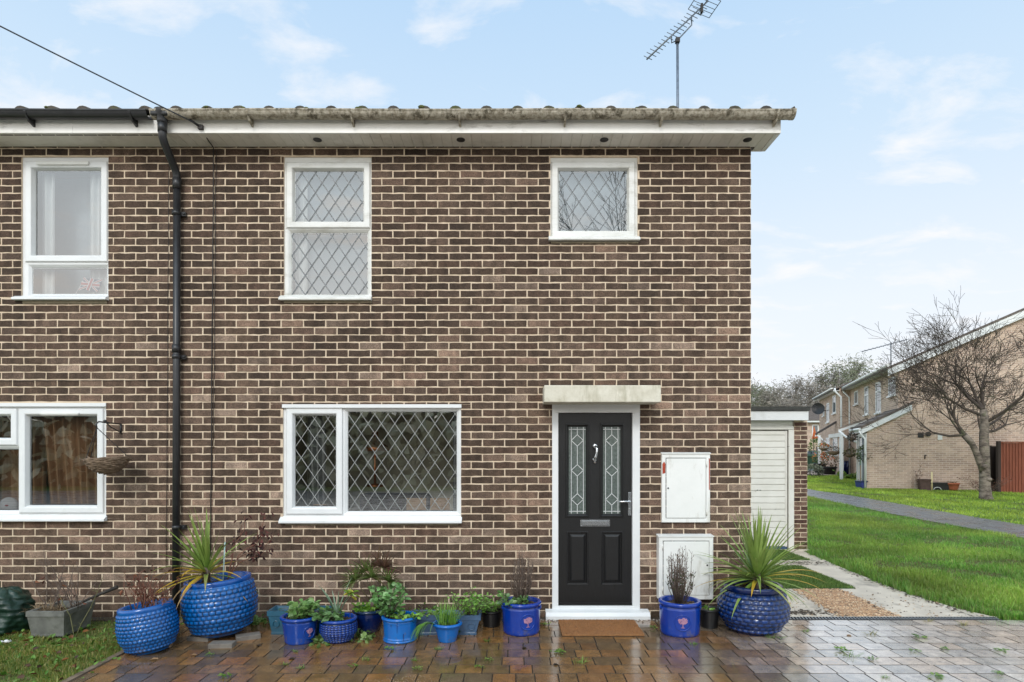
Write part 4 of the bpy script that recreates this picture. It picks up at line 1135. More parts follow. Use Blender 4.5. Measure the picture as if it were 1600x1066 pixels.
weeds([(462,1022,.05,'tuft','weed tuft in the joint below the emblem pot on the left'),(445,1042,.05,'tuft','weed tuft in the second joint below the left emblem pot'),(470,1048,.05,'tuft','small weed tuft, third row below the left emblem pot'),
 (552,1046,.05,'leafy','weed in the paving below the navy pot'),(572,1035,.06,'tuft','pale weed below the navy pot, nearer the wall'),(610,1018,.07,'leafy','weed just below the sky blue cylinder pot'),(650,1036,.05,'tuft','weed right of and below the sky blue pot'),
 (652,1050,.05,'leafy','weed close to the bottom edge below the small chive pot'),(685,1018,.06,'tuft','weed below the small chive pot'),(750,1048,.05,'leafy','weed near the bottom edge, left of the door'),(764,1036,.05,'leafy','small weed left of the door, one row up'),
 (762,1005,.05,'tuft','weed left of the emblem pot by the door'),(853,980,.07,'leafy','weed between the emblem pot and the doormat'),(874,1024,.09,'leafy','broad green weed in the paving below the doormat, left side'),(905,1040,.09,'tuft','pale weed in the paving below the doormat, nearer the front'),
 (1020,985,.06,'leafy','weed between the doormat and the right emblem pot'),(1084,1010,.05,'tuft','weed at the right foot of the right emblem pot'),(1205,1000,.08,'tuft','grassy weed at the foot of the dark blue pot'),(1222,1002,.05,'leafy','leafy weed beside the dark blue pot'),
 (1258,990,.06,'tuft','weed in the wet blocks right of the dark blue pot'),(1362,995,.09,'dry','straw-coloured weed in the wet blocks below the gravel strip'),(1316,1020,.10,'leafy','green weed in the pale wet blocks, centre of the bright patch'),(1332,1030,.10,'tuft','grassy weed in the pale wet blocks, centre of the bright patch'),
 (1362,1034,.06,'leafy','small weed right of the grassy weed in the pale wet blocks'),(1438,1000,.09,'leafy','flat weed in the wet blocks right of the straw-coloured one'),(1430,1022,.06,'leafy','flat weed one row below the drain on the right'),(1478,1019,.06,'leafy','weed in the wet blocks toward the right edge'),
 (1450,974,.08,'dry','dry weed growing against the drain'),(1505,980,.08,'dry','dry weed below the right end of the drain'),(1565,1022,.08,'leafy','weed near the right edge of the paving'),(1460,1062,.10,'leafy','weed at the bottom edge on the right'),(1385,1063,.05,'tuft','weed at the bottom edge in the pale blocks'),(1560,1058,.06,'leafy','weed in the bottom right corner'),
 (215,1010,.03,'leafy','tiny weed by the leftmost blue pot'),(328,1028,.05,'leafy','weed in front of the big tilted blue pot'),(352,1062,.07,'leafy','green weed at the bottom edge on the left')])
# fallen leaves
for px,py,s,l in ((234,1035,.07,'pale fallen leaf in front of the leftmost blue pot'),(815,1016,.05,'dark fallen leaf in front of the door-side emblem pot'),(864,1043,.05,'dark fallen leaf in the paving left of the doormat'),(1322,996,.05,'dark fallen leaf on the pale wet blocks'),(450,1034,.06,'dark fallen leaf in the paving below the left emblem pot'),(400,1012,.06,'dark fallen leaf beside the big tilted pot'),(298,1028,.05,'pale fallen twiggy leaf below the brick blocks')):
    x,y = gp(px,py); mb = MB(); mb.leaf((0,0,.003),(1,rnd(-.5,.5),.05),s,s*.6,S(150,120,90) if 'pale' in l else S(52,40,30),Vector((0,0,1)),0,.3)
    o = obj('fallen_leaf', mb, m_dead); o.location = (x,y,PZT); tag(o, l, 'leaf', 'fallen leaves on the paving')
# leaf litter on the rough grass
mb = MB()
for _ in range(140):
    x,y = rnd(-5.2,-3.15), rnd(-1.9,-.25)
    mb.leaf((x,y,rnd(.02,.04)),(rnd(-1,1),rnd(-1,1),rnd(-.1,.4)),rnd(.03,.06),rnd(.02,.035),jit(random.choice([S(120,74,44),S(92,60,40),S(148,98,58),S(74,52,38)]),.2))
for _ in range(420):
    x = rnd(-5.2,-3.1); y = rnd(-2.0,-.2)
    mb.leaf((x,y,rnd(.015,.04)),(rnd(-1,1),rnd(-1,1),rnd(.1,.9)),rnd(.03,.055),rnd(.02,.04),jit(random.choice([S(96,134,52),S(78,116,40),S(112,146,66)]),.2),Vector((0,0,1)))
tag(obj('leaf_litter', mb, m_leaf), 'brown fallen leaves and small creeping weeds in the rough grass', 'leaf litter', kind='stuff')
# ---------------------------------------------------------------- pots
def weave(nt_, nz_, amp, soft=.75, stagger=True, z0=.06, z1=.9):
    def f(th, s, r, z):
        if not (z0 < s < z1): return 0
        v = (s-z0)/(z1-z0)*nz_; row = int(v); u = th/(2*math.pi)*nt_ + (.5 if (stagger and row%2) else 0)
        a = abs((u%1)-.5)*2; b = abs((v%1)-.5)*2
        return amp*(max(0, 1-a**3.0)*max(0,1-b**2.4))**soft
    return f
def pot(name, label, px, ybot, yrim, w, mat, shape, rbase=.7, disp=None, nseg=72, rows=40, tilt=(0,0), lipc=(1,1,1,1), soil=True, wall=.03, group=None, rimh=.06, cat='plant pot', dark=.22, dback=0):
    df = F*H/(ybot-HZ)
    d = df
    for _ in range(4): d = df + rbase*w/2/F*d
    d += dback
    Rr = w/2/F*d; X = PX(px,d); Y = d-6; hgt = PZ(yrim,d)-PZT
    t = thing(name, label, cat, (X,Y,PZT), (R(tilt[0]),R(tilt[1]),0 if (tilt[1] or name.startswith('emblem')) else rnd(0,6)), group)
    # outline: list of (radius fraction, height fraction)
    def rad(s):
        for (s0,r0),(s1,r1) in zip(shape,shape[1:]):
            if s0 <= s <= s1:
                u = (s-s0)/(s1-s0); u = u*u*(3-2*u) if not shape_linear else u
                return r0+(r1-r0)*u
        return shape[-1][1]
    shape_linear = name in ('tapered_pot','black_pot','emblem_pot','cylinder_pot')
    prof = [(rad(i/rows)*Rr, hgt*i/rows) for i in range(rows+1)]
    mb = MB()
    fd = disp
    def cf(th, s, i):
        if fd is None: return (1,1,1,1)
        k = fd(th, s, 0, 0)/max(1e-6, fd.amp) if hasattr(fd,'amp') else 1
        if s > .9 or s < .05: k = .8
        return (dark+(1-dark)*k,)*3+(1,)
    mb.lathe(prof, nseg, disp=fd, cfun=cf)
    o = obj('pot_body', mb, mat, t)
    rt = prof[-1][0]; mb = MB()
    rim = [(rt-.004,hgt-rimh),(rt+.010,hgt-rimh+.006),(rt+.014,hgt-rimh*.4),(rt+.012,hgt-.006),(rt+.004,hgt),(rt-wall+.006,hgt+.001),(rt-wall,hgt-.008),(rt-wall-.004,hgt*.55)]
    mb.lathe(rim, nseg, c=lipc); mb.f.pop(); mb.c.pop(); mb.m.pop(); mb.sm.pop()
    obj('rim', mb, mat, t)
    if soil:
        mb = MB(); n = 24
        for i in range(n):
            a0,a1 = 2*math.pi*i/n, 2*math.pi*(i+1)/n; r = rt-wall-.001; zc = hgt-rimh*.9-.01
            mb.poly([(0,0,zc+.02),(r*math.cos(a0),r*math.sin(a0),zc),(r*math.cos(a1),r*math.sin(a1),zc)])
        for _ in range(60):
            a = rnd(0,6.28); q = rnd(0,r*.95); mb.sphere((q*math.cos(a),q*math.sin(a),zc+.01),rnd(.006,.016),5)
        obj('soil', mb, m_soil, t)
    t['_'] = 0; del t['_']
    return t, Vector((X,Y,PZT+hgt-rimh*.6)), Rr, hgt
def W(f, amp): f.amp = amp; return f
barrel = [(0,.62),(.12,.82),(.35,.97),(.55,1.0),(.8,.95),(1,.86)]
globe = [(0,.60),(.1,.78),(.35,.98),(.55,1.0),(.8,.9),(.93,.78),(1,.80)]
tub = [(0,.93),(.06,.97),(.8,1.0),(.81,.96),(.86,.97),(.87,.94),(1,.98)]
def emblem(t, Rr, hgt, ang, mat_ring, zf=.40, s=1.0):
    # raised disc rim with a little tree, laid on the curved side
    def on(u, v, o): # u across, v up, metres from centre
        th = ang + u/(Rr*.985); r = Rr*(.965+.022*zf)+o+.004
        return (r*math.sin(th), -r*math.cos(th), hgt*zf+v)
    rr = .062*s
    mb = MB(); mb.tube([on(rr*math.cos(a),rr*math.sin(a),.0) for a in [2*math.pi*i/36 for i in range(37)]], .0045, 6, cap=False); obj('emblem_ring', mb, mat_ring, t)
    mb = MB()
    def dot(u,v,r):
        mb.poly([on(u+r*math.cos(a),v+r*math.sin(a),.003+rnd(0,.0008)) for a in [2*math.pi*i/7 for i in range(7)]])
    for q in ((0,-.036,0,.012),(0,-.01,-.018,.012),(0,-.008,.018,.012)):
        a = Vector((q[0],q[1])); b = Vector((q[2],q[3])); dv = (b-a).normalized(); n = Vector((-dv.y,dv.x))*.0032
        mb.poly([on(*(a-n)*s,.001),on(*(a+n)*s,.001),on(*(b+n)*s,.001),on(*(b-n)*s,.001)])
    mb.poly([on(-.017*s,-.040*s,.001),on(.017*s,-.040*s,.001),on(.012*s,-.035*s,.001),on(-.012*s,-.035*s,.001)])
    for _ in range(64):
        a = rnd(0,6.28); q = math.sqrt(rnd(0,1)); dot(.034*s*q*math.cos(a), (.016+.024*q*math.sin(a))*s, rnd(.0045,.0065)*s)
    obj('tree_motif', mb, m_pinkmark, t)
POT = {}
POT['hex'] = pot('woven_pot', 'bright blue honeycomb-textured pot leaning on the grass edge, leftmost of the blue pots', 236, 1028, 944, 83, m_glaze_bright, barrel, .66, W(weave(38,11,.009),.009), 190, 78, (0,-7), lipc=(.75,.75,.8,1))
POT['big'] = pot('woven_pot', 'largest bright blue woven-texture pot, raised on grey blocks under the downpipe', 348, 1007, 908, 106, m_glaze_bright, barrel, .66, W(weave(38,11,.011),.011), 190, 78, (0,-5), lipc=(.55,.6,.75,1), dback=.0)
POT['e0'] = pot('emblem_pot', 'blue tub with faint tree emblem beside the studded pot, smallest of the emblem tubs', 469, 1012, 961, 55, m_glaze_deep, [(0,.80),(.05,.83),(.8,.98),(.82,.95),(.87,.97),(1,1)], .83, rimh=.03, wall=.018)
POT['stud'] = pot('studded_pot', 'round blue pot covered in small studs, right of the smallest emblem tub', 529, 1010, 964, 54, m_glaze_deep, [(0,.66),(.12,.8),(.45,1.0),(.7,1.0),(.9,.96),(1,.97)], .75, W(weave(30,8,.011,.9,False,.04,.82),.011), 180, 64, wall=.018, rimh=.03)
POT['navy'] = pot('tapered_pot', 'dark navy tapered pot with tan rim holding the small palm', 577, 996, 950, 48, m_glaze_navy, [(0,.66),(.3,.82),(.7,.98),(1,1.0)], .68, lipc=(3.2,2.1,.9,1), wall=.02, rimh=.03, dback=.06)
POT['cyl'] = pot('cylinder_pot', 'sky blue cylindrical pot with rope bands and drip marks', 625, 1010, 961, 53, m_glaze_sky, [(0,.95),(.06,1.0),(.10,.94),(.14,.98),(.18,.93),(.75,.97),(.84,1.0),(.86,.95),(1,1.0)], .93, rimh=.03, wall=.02)
POT['chive'] = pot('tapered_pot', 'small plain blue tapered pot holding chives', 699, 1008, 972, 42, m_glaze_sky, [(0,.66),(1,1.0)], .68, wall=.014, rimh=.03)
POT['blk1'] = pot('black_pot', 'black plastic pot of leafy herbs left of the tub by the door', 768, 984, 952, 33, m_blackpot, [(0,.78),(1,1.0)], .8, wall=.012, rimh=.025)
POT['e1'] = pot('emblem_pot', 'royal blue tub with pink tree emblem left of the door', 814.5, 998, 938, 59, m_glaze_tub, tub, .94, wall=.022, rimh=.04)
POT['e2'] = pot('emblem_pot', 'royal blue tub with pink tree emblem right of the door', 1062, 1000, 937, 62, m_glaze_tub, tub, .94, wall=.022, rimh=.04)
POT['blk2'] = pot('black_pot', 'black plastic pot between the emblem tub and the dark blue woven pot', 1108, 986, 950, 31, m_blackpot, [(0,.82),(1,1.0)], .84, wall=.012, rimh=.025)
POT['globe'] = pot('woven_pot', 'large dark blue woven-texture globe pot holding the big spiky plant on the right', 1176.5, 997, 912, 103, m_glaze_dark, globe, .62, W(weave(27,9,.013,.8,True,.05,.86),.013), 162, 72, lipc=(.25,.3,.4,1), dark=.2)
emblem(POT['e1'][0], POT['e1'][2], POT['e1'][3], .34, m_glaze_tub, .45, 1.12)
emblem(POT['e2'][0], POT['e2'][2], POT['e2'][3], -.12, m_glaze_tub, .45, 1.12)
emblem(POT['e0'][0], POT['e0'][2]*.94, POT['e0'][3], .9, m_glaze_deep, .45, .85)
for k in ('e1','e2'):   # side lugs
    t, top, Rr, hgt = POT[k]
    for s in (-1,1):
        mb = MB(); mb.sphere((s*(Rr*.985), -.02, hgt*.82), .022, 10, sq=(.6,1,1.5)); obj('lug', mb, m_glaze_tub, t)
# chips and drips
t, top, Rr, hgt = POT['cyl']
mb = MB()
for a,z0,z1,w in ((-1.55,.10,.22,.003),(-1.2,.03,.09,.004),(-1.9,.15,.17,.004)):
    a -= t.rotation_euler.z
    mb.poly([((Rr+.004)*math.cos(a-w*3),(Rr+.004)*math.sin(a-w*3),z0),((Rr+.004)*math.cos(a+w*3),(Rr+.004)*math.sin(a+w*3),z0),((Rr+.004)*math.cos(a+w*5),(Rr+.004)*math.sin(a+w*5),z1),((Rr+.004)*math.cos(a-w*5),(Rr+.004)*math.sin(a-w*5),z1)])
obj('drip_mark', mb, m_glaze_navy, t)

# rectangular troughs
def trough(label, x0, x1, ytop, ybot, mat, d0=None, dep=.2, taper=.88, name='trough', wallt=.02, panels=True):
    df = F*H/(ybot-HZ)
    xa, xb = PX(x0,df), PX(x1,df); h = PZ(ytop,df)-PZT; Y0 = df-6
    t = thing(name, label, 'trough', ((xa+xb)/2, Y0+dep/2, PZT))
    w = (xb-xa)/2; mb = MB()
    def loop(k, z, i=0): return [(-w*k+i,-dep/2*k+i,z),(w*k-i,-dep/2*k+i,z),(w*k-i,dep/2*k-i,z),(-w*k+i,dep/2*k-i,z)]
    Ls = [loop(taper,0),loop(taper,.02),loop(taper-.01,.022),loop(.96,h-.05),loop(1.0,h-.045),loop(1.0,h),loop(1.0,h,wallt),loop(.97,h*.75,wallt+.01)]
    mb.poly(Ls[0][::-1])
    for a,b in zip(Ls,Ls[1:]):
        for k in range(4): j=(k+1)%4; mb.poly([a[k],a[j],b[j],b[k]])
    obj('trough_body', mb, mat, t, bev=.003)
    mb = MB(); s = loop(.97,h*.76,wallt); mb.poly(s)
    for _ in range(80): mb.sphere((rnd(-w,w)*.85,rnd(-dep/2,dep/2)*.7,h*.76),rnd(.008,.02),5)
    obj('soil', mb, m_soil, t)
    if panels:
        mb = MB()
        k = -w*.72
        while k < w*.8:
            mb.tube([(k+.03*math.cos(a),-dep/2*.925-.004,h*.45+.03*math.sin(a)) for a in [2*math.pi*i/14 for i in range(15)]],.004,5,cap=False); k += .16
        obj('moulding', mb, mat, t)
    return t, Vector(((xa+xb)/2,Y0+dep/2,PZT+h*.8)), w
TR1 = trough('teal glazed trough half hidden behind the smallest emblem tub and the studded pot', 417, 516, 955, 995, m_teal)
TR2 = trough('slate blue moulded trough behind the small chive pot', 638, 751, 962, 996, m_slateblue)
# grey planter on the grass, leaning stick, green sack
t, gpt, gw = trough('grey plastic planter of dead stalks on the rough grass', 40, 100, 956, 999, m_plastic_grey, dep=.40, taper=.86, name='grey_planter', wallt=.03, panels=False)
# blocks under the big pot
for px,py,l,rz in ((342,1017,'grey brick lying in front under the big blue pot',.05),(308,1006,'grey brick under the left side of the big blue pot',-.1),(383,1004,'grey brick under the right side of the big blue pot',.5)):
    x,y = gp(px,py); mb = MB(); mb.box(-.1,-.05,0,.1,.05,.05); o = obj('grey_brick', mb, M('grey_block', S(96,90,84), S(120,114,106), 12, .85, .3), bev=.005); o.location=(x,y+.06,PZT-.012); o.rotation_euler=(0,0,rz); tag(o,l,'brick','bricks under the big blue pot')
for k in ('big',):
    POT[k][0].location.z += .035; POT[k][1].z += .035
sx, sy = gp(-26, 1000); sack = MB()
for i in range(15):
    s = i/14
pr = [(.15,0),(.20,.03),(.225,.10),(.22,.18),(.20,.26),(.17,.33),(.12,.38),(.06,.41),(.01,.415)]; pr = [(pr[i][0]+(pr[i+1][0]-pr[i][0])*k/5, pr[i][1]+(pr[i+1][1]-pr[i][1])*k/5) for i in range(8) for k in range(5)]
sack.lathe(pr, 72, disp=lambda th,s,r,z: .010*math.sin(th*6+z*24)+.012*math.sin(th*3+z*11)+.006*math.sin(z*120+th*3)+.03*mnoise.noise((math.cos(th)*2.2,math.sin(th)*2.2,z*9))+.016*mnoise.noise((math.cos(th)*5,math.sin(th)*5,z*26)))
t = thing('garden_sack', 'dark green woven sack slumped on the grass at the left edge', 'sack', (sx,sy+.24,0)); obj('sack_body', sack, m_bag, t)
mb = MB()
for k in range(5): mb.sphere((-.02+.05*k, -.30+.02*math.sin(k*2),.02),.03,8,sq=(1.2,.8,.5))
mb2 = obj('white_rag', mb, m_white_cloth); mb2.location=(sx+.12,sy+.18,.0); tag(mb2,'crumpled white rag on the grass in front of the sack','rag')
a = Vector((PX(96,5.6),-.42,PZ(958,5.6))); b = Vector((PX(187,5.75),-.28,PZ(916,5.75)))
mb = MB(); mb.tube([Vector((0,0,0)),(b-a)*.5+Vector((0,0,.012)),b-a],[.008,.012,.018],8); o = obj('stick', mb, M('wet_dark_wood', S(46,42,38), S(66,60,54), 12, .8, .4)); o.location = a; tag(o,'dark stick leaning across the grey planter','stick')

# ---------------------------------------------------------------- plants
def plant(name, label, cat, loc): return thing(name, label, cat, loc)
GREEN = [S(120,164,66),S(104,148,58),S(138,178,82),S(92,134,54)]
def cordyline(label, top, n, L, wd, stem_h, bias=(0,0), yellow=.14, seed=1, low=0):
    random.seed(seed)
    t = plant('cordyline', label, 'spiky plant', top)
    mb = MB(); mb.tube([(0,0,-.05),(rnd(-.01,.01),0,stem_h*.6),(0,0,stem_h)],[.04,.034,.03],10)
    for _ in range(40):
        a = rnd(0,6.28); mb.blade((.03*math.cos(a),.03*math.sin(a),rnd(-.02,stem_h)),(math.cos(a),math.sin(a),rnd(-1.2,-.2)),rnd(.05,.14),.012,.6,3,S(150,124,92))
    obj('stem', mb, m_twig, t)
    mb = MB()
    for i in range(n):
        f = (i+.5)/n; el = R(88 - 105*f**1.15 + rnd(-10,10)); a = i*2.39996+rnd(-.3,.3)
        d = Vector((math.cos(a)*math.cos(el)+bias[0],math.sin(a)*math.cos(el)+bias[1],math.sin(el)))
        c = jit(random.choice([S(116,150,64),S(140,168,84),S(98,132,56),S(160,182,100),S(128,156,76)]),.12); c2 = jit(S(132,152,78),.15)
        if f > .62 and rnd(0,1) < yellow*2.2: c, c2 = jit(S(176,168,60),.1), jit(S(206,160,52),.1)
        elif f > .7 and rnd(0,1) < .4: c2 = S(170,164,100)
        mb.blade((.02*math.cos(a),.02*math.sin(a),stem_h-.08*f),d,L*(rnd(.78,1.1) if rnd(0,1)<.85 else rnd(.4,.7))*(1-.12*f),wd*rnd(.8,1.15),(.15+.95*f)*rnd(.5,1.2),9,c,c2,.22)
    for i in range(low):
        a = rnd(0,6.28); mb.blade((.02*math.cos(a),.02*math.sin(a),stem_h-.08),(math.cos(a)+bias[0],math.sin(a),rnd(-.3,.2)),L*rnd(.5,.8),wd*.8,1.3,7,jit(S(170,140,90),.2),jit(S(150,120,80),.2))
    obj('leaf_rosette', mb, m_leaf_gloss, t)
    random.seed(seed+99)
p = POT['globe'][1]; cordyline('big spiky strap-leaved plant with some yellow leaves in the dark blue globe pot', p+Vector((.03,-.02,-.02)), 96, .62, .040, .16, seed=21)
p = POT['big'][1]; cordyline('spiky strap-leaved plant leaning left with yellowing leaves in the largest pot', p+Vector((-.12,-.06,-.03)), 50, .56, .038, .17, (-.18,-.12), .35, 5, 4)
def shrub(label, top, name, n, h, r, cols, leaf=.02, wleaf=.012, stems=14, up=.9, cat='plant', stemmat=None, dens=1.0, bias=(0,0), lm=None):
    t = plant(name, label, cat, top); mb = MB(); lf = MB()
    for _ in range(stems):
        a = rnd(0,6.28); q = rnd(0,r*.35); b = Vector((q*math.cos(a),q*math.sin(a),-.03)); d = Vector((math.cos(a)*(1-up)+bias[0],math.sin(a)*(1-up)+bias[1],up)).normalized()
        hh = h*rnd(.6,1.05); pts = [b + d*hh*s + Vector((rnd(-.01,.01),rnd(-.01,.01),0))*s + Vector((math.cos(a),math.sin(a),0))*r*.5*s*s for s in (0,.33,.66,1)]
        mb.tube(pts,[.004,.0035,.0028,.0015],4)
        for _ in range(int(n*1.6/stems*dens)):
            s = rnd(.15,1)**.8; i = min(2,int(s*3)); p = pts[i].lerp(pts[i+1], s*3-i); aa = rnd(0,6.28)
            dv = Vector((math.cos(aa),math.sin(aa),rnd(-.2,.8))); p2 = p + dv*r*.25*rnd(0,1)
            if rnd(0,1)<.35: mb.tube([p,p2],.0015,3,cap=False)
            lf.leaf(p2, dv, leaf*rnd(.75,1.45), wleaf*rnd(.85,1.4), jit(random.choice(cols),.18))
    obj('stems', mb, stemmat or m_twig, t); obj('foliage', lf, lm or m_leaf, t)
    return t
def heather(label, top, h, r, green, seed):
    random.seed(seed)
    t = plant('dead_shrub', label, 'shrub', top); mb = MB(); lf = MB()
    for i in range(46):
        a = rnd(0,6.28); q = r*math.sqrt(rnd(0,1)); b = Vector((q*.35*math.cos(a),q*.35*math.sin(a),-.02))
        e = Vector((q*math.cos(a)*1.05,q*math.sin(a),h*rnd(.55,1.0)*(1-.25*(q/r)**2)))
        m = b.lerp(e,.5)+Vector((q*math.cos(a)*.25,q*math.sin(a)*.25,0))
        pts = [b,m,e]; mb.tube(pts,[.004,.003,.0016],4,c=(1,1,1,1))
        for k in range(16):
            s = rnd(.2,1); p = b.lerp(m,s*2) if s<.5 else m.lerp(e,s*2-1)
            aa = rnd(0,6.28); L = rnd(.012,.045); d = Vector((math.cos(aa)*.7,math.sin(aa)*.7,1)).normalized()
            mb.tube([p,p+d*L],.0013,3,cap=False)
            if rnd(0,1)<.75: lf.leaf(p+d*L*.8,d,rnd(.010,.022),rnd(.005,.009),jit(random.choice([S(92,74,62),S(116,96,82),S(70,56,48),S(134,114,96)]),.2))
            if green and rnd(0,1)<.35 and p.z < h*.5: lf.leaf(p,d,rnd(.018,.03),.012,jit(random.choice([S(52,70,36),S(42,60,30),S(70,88,44)]),.2))
    obj('twigs', mb, m_twig, t); obj('dry_leaves', lf, m_dead, t)
    random.seed(seed+50)
heather('dead brown twiggy shrub in the emblem tub left of the door', POT['e1'][1], .53, .105, False, 31)
heather('dead brown twiggy shrub with dark green base in the emblem tub right of the door', POT['e2'][1], .55, .125, True, 33)
shrub('small leafy green weed spilling over the left of the tub left of the door', POT['e1'][1]+Vector((-.07,-.07,-.01)), 'leafy_weed', 110, .13, .09, [S(104,138,84),S(88,124,70),S(124,150,98)], .04,.03, 12, .7)
def leafpot(key, label, name, n, h, r, leaf, cols=GREEN, stems=20, up=.75, off=(0,0,0), **k):
    return shrub(label, POT[key][1]+Vector(off), name, n, h, r, cols, leaf, leaf*.75, stems, up, **k)
leafpot('e0','broad-leaved green herb filling the smallest emblem tub','leafy_herb',130,.17,.14,.055,[S(128,164,96),S(112,150,82),S(146,178,114),S(96,134,68)])
leafpot('stud','green leafy weed at the left of the studded pot','leafy_weed',70,.13,.10,.05,[S(112,146,92),S(92,128,74)],12,.7,(-.07,-.03,0))
t = plant('leek_plant','blue-green leek leaves standing up in the studded pot','plant',POT['stud'][1]+Vector((-.02,.02,-.01))); mb = MB()
for i in range(9):
    a = rnd(0,6.28); mb.blade((rnd(-.01,.01),rnd(-.01,.01),0),(math.cos(a)*.45,math.sin(a)*.3,1),rnd(.24,.42),.022,rnd(.2,.9),7,jit(S(112,138,112),.1),S(136,156,130),.3)
obj('leaf_fan', mb, m_leaf_gloss, t)
leafpot('navy','bright green low weed in the tan-rimmed navy pot','leafy_weed',90,.09,.10,.04,[S(116,160,52),S(98,146,44),S(132,172,70)],14,.6,(-.03,-.05,.0))
# palm
t = plant('fan_palm','small fan palm with dark brown-tipped fronds in the navy pot','palm',POT['navy'][1]+Vector((.03,.0,-.02)))
mb = MB(); mb.tube([(0,0,-.04),(.005,0,.05),(.0,0,.12)],[.022,.026,.016],8); obj('trunk', mb, m_twig, t)
for i,(ax,ay,az,L) in enumerate(((-.55,-.2,.8,.27),(.6,-.15,.75,.26),(.1,.3,1,.34),(.05,-.35,.9,.27),(.35,.1,1,.34),(-.3,.2,1,.30))):
    st = MB(); d = Vector((ax,ay,az)).normalized(); e = Vector((0,0,.1))+d*L*.95; st.tube([(0,0,.08),Vector((0,0,.08))+d*L*.5,e],[.005,.004,.003],5,S(92,84,54))
    n = 20; out = Vector((ax,ay,.15)).normalized(); sd = out.cross(Vector((0,0,1))).normalized()
    dark = i in (2,4)
    for k in range(n):
        an = math.atan2(az*.55,ax)+R(-115+230*k/(n-1)); dv = Vector((math.cos(an),ay*.5-.25+rnd(-.2,.2),math.sin(an)*.8+.05))
        c = jit(S(104,126,66) if not dark else S(112,82,70),.2); st.blade(e,dv,rnd(.15,.23),.018,rnd(.2,.8),4,c,S(104,84,56) if rnd(0,1)<.4 else c,.4)
    obj('frond', st, m_leaf, t)
t = plant('yellow_flower','thin stem with drooping yellow-green leaves rising behind the studded pot','plant',POT['stud'][1]+Vector((.09,.03,-.02)))
mb = MB(); mb.tube([(0,0,0),(.01,0,.12),(.02,-.01,.25)],.003,5); obj('stem', mb, m_twig, t)
lf = MB()
for i in range(16): a = rnd(0,6.28); lf.leaf((.02+rnd(-.02,.02),-.01,.24+rnd(-.02,.02)),(math.cos(a),math.sin(a)*.7,rnd(-.5,.5)),rnd(.05,.085),.025,jit(random.choice([S(150,170,60),S(186,178,70),S(120,156,56)]),.1))
obj('foliage', lf, m_leaf, t)
leafpot('cyl','crinkled green herb standing over the sky blue cylinder pot','leafy_herb',230,.30,.13,.045,[S(112,156,92),S(98,142,80),S(132,172,110)],16,.85,(-.10,0,0))
leafpot('cyl','low green weeds along the right rim of the sky blue cylinder pot','leafy_weed',80,.09,.11,.035,GREEN,14,.6,(.06,-.02,.0))
t = plant('chives','clump of bright green chives spilling from the small tapered pot','herb',POT['chive'][1]); mb = MB()
for i in range(150):
    a = rnd(0,6.28); mb.blade((rnd(-.08,.08),rnd(-.06,.06),0),(math.cos(a)*rnd(.1,.9),math.sin(a)*rnd(.1,.7)-.1,1),rnd(.12,.27),.006,rnd(.3,1.6),6,jit(random.choice([S(120,170,62),S(100,152,52),S(140,182,84)]),.12),None,.2)
for i in range(26):
    a = rnd(2.2,4.6); mb.blade((-.09+rnd(-.02,.02),-.05,0),(math.cos(a)*.8,-.5,.5),rnd(.25,.36),.006,3.4,9,jit(S(104,150,62),.12))
obj('blades', mb, m_leaf, t)
shrub('low weeds at the left end of the slate blue trough', TR2[1]+Vector((-.20,0,0)), 'leafy_weed', 90, .12,.13,GREEN,.03,.02,16,.6)
shrub('fine feathery green herb at the right end of the slate blue trough', TR2[1]+Vector((.22,.02,0)), 'leafy_herb', 260, .24,.16,[S(120,168,66),S(98,146,54),S(136,180,84)],.025,.012,24,.75)
leafpot('blk1','loose green herb sprawling over the black pot left of the door','leafy_herb',260,.20,.17,.032,[S(122,168,76),S(106,150,64),S(142,182,96)],24,.65,(-.03,0,0))
leafpot('blk2','small seedling leaves in the black pot right of the door','seedling',14,.05,.06,.04,GREEN,4,.6)
t = TR2
for px,py,l in ((701+14,990,'strawberry plant low beside the small chive pot'),(563,1000,'fern-like weed at the foot of the navy pot'),(510,1008,'pale weed at the foot of the studded pot'),(408,975,'leafy weed against the wall right of the largest pot'),(286,955,'ivy leaves between the two bright blue woven pots')):
    x,y = gp(px,py); shrub(l,(x,y,PZT),'leafy_weed',60,.08,.10,[S(110,142,76),S(84,116,54),S(130,156,92)],.045,.035,10,.5)
# dead stalks in the leftmost pots and grey planter
def stalks(label, loc, n, h, spread, mat, leaves, name='dead_stalks', wild=.5):
    t = plant(name, label, 'dead plant', loc); mb = MB(); lf = MB()
    for _ in range(n):
        a = rnd(0,6.28); b = Vector((rnd(-1,1)*spread*.4,rnd(-1,1)*spread*.3,0)); d = Vector((math.cos(a)*wild,math.sin(a)*wild*.6,1)).normalized(); L = h*rnd(.45,1.05)
        p = [b]; 
        for k in range(4): d = (d+Vector((rnd(-.25,.25),rnd(-.15,.15),rnd(-.1,.1)))).normalized(); p.append(p[-1]+d*L/4)
        mb.tube(p,[.005,.0042,.0035,.0028,.0015],5)
        for k in range(5):
            q = random.choice(p[1:]); dd = Vector((rnd(-1,1),rnd(-.6,.6),rnd(.0,1))).normalized(); e = q+dd*rnd(.03,.09); mb.tube([q,e],.0018,4,cap=False)
            if rnd(0,1)<leaves: lf.leaf(e,Vector((rnd(-1,1),rnd(-1,1),rnd(-1,.2))),rnd(.025,.05),rnd(.012,.022),jit(random.choice([S(110,66,48),S(92,58,46),S(130,84,58)]),.2),None,0,.4)
    obj('stalks', mb, mat, t)
    if lf.f: obj('withered_leaves', lf, m_dead, t)
    return t
m_redtwig = M('red_brown_twig', S(96,60,48), S(124,80,64), 20, .9)
stalks('dead reddish-brown stalks in the leftmost blue pot', POT['hex'][1], 24, .30, .3, m_redtwig, .6)
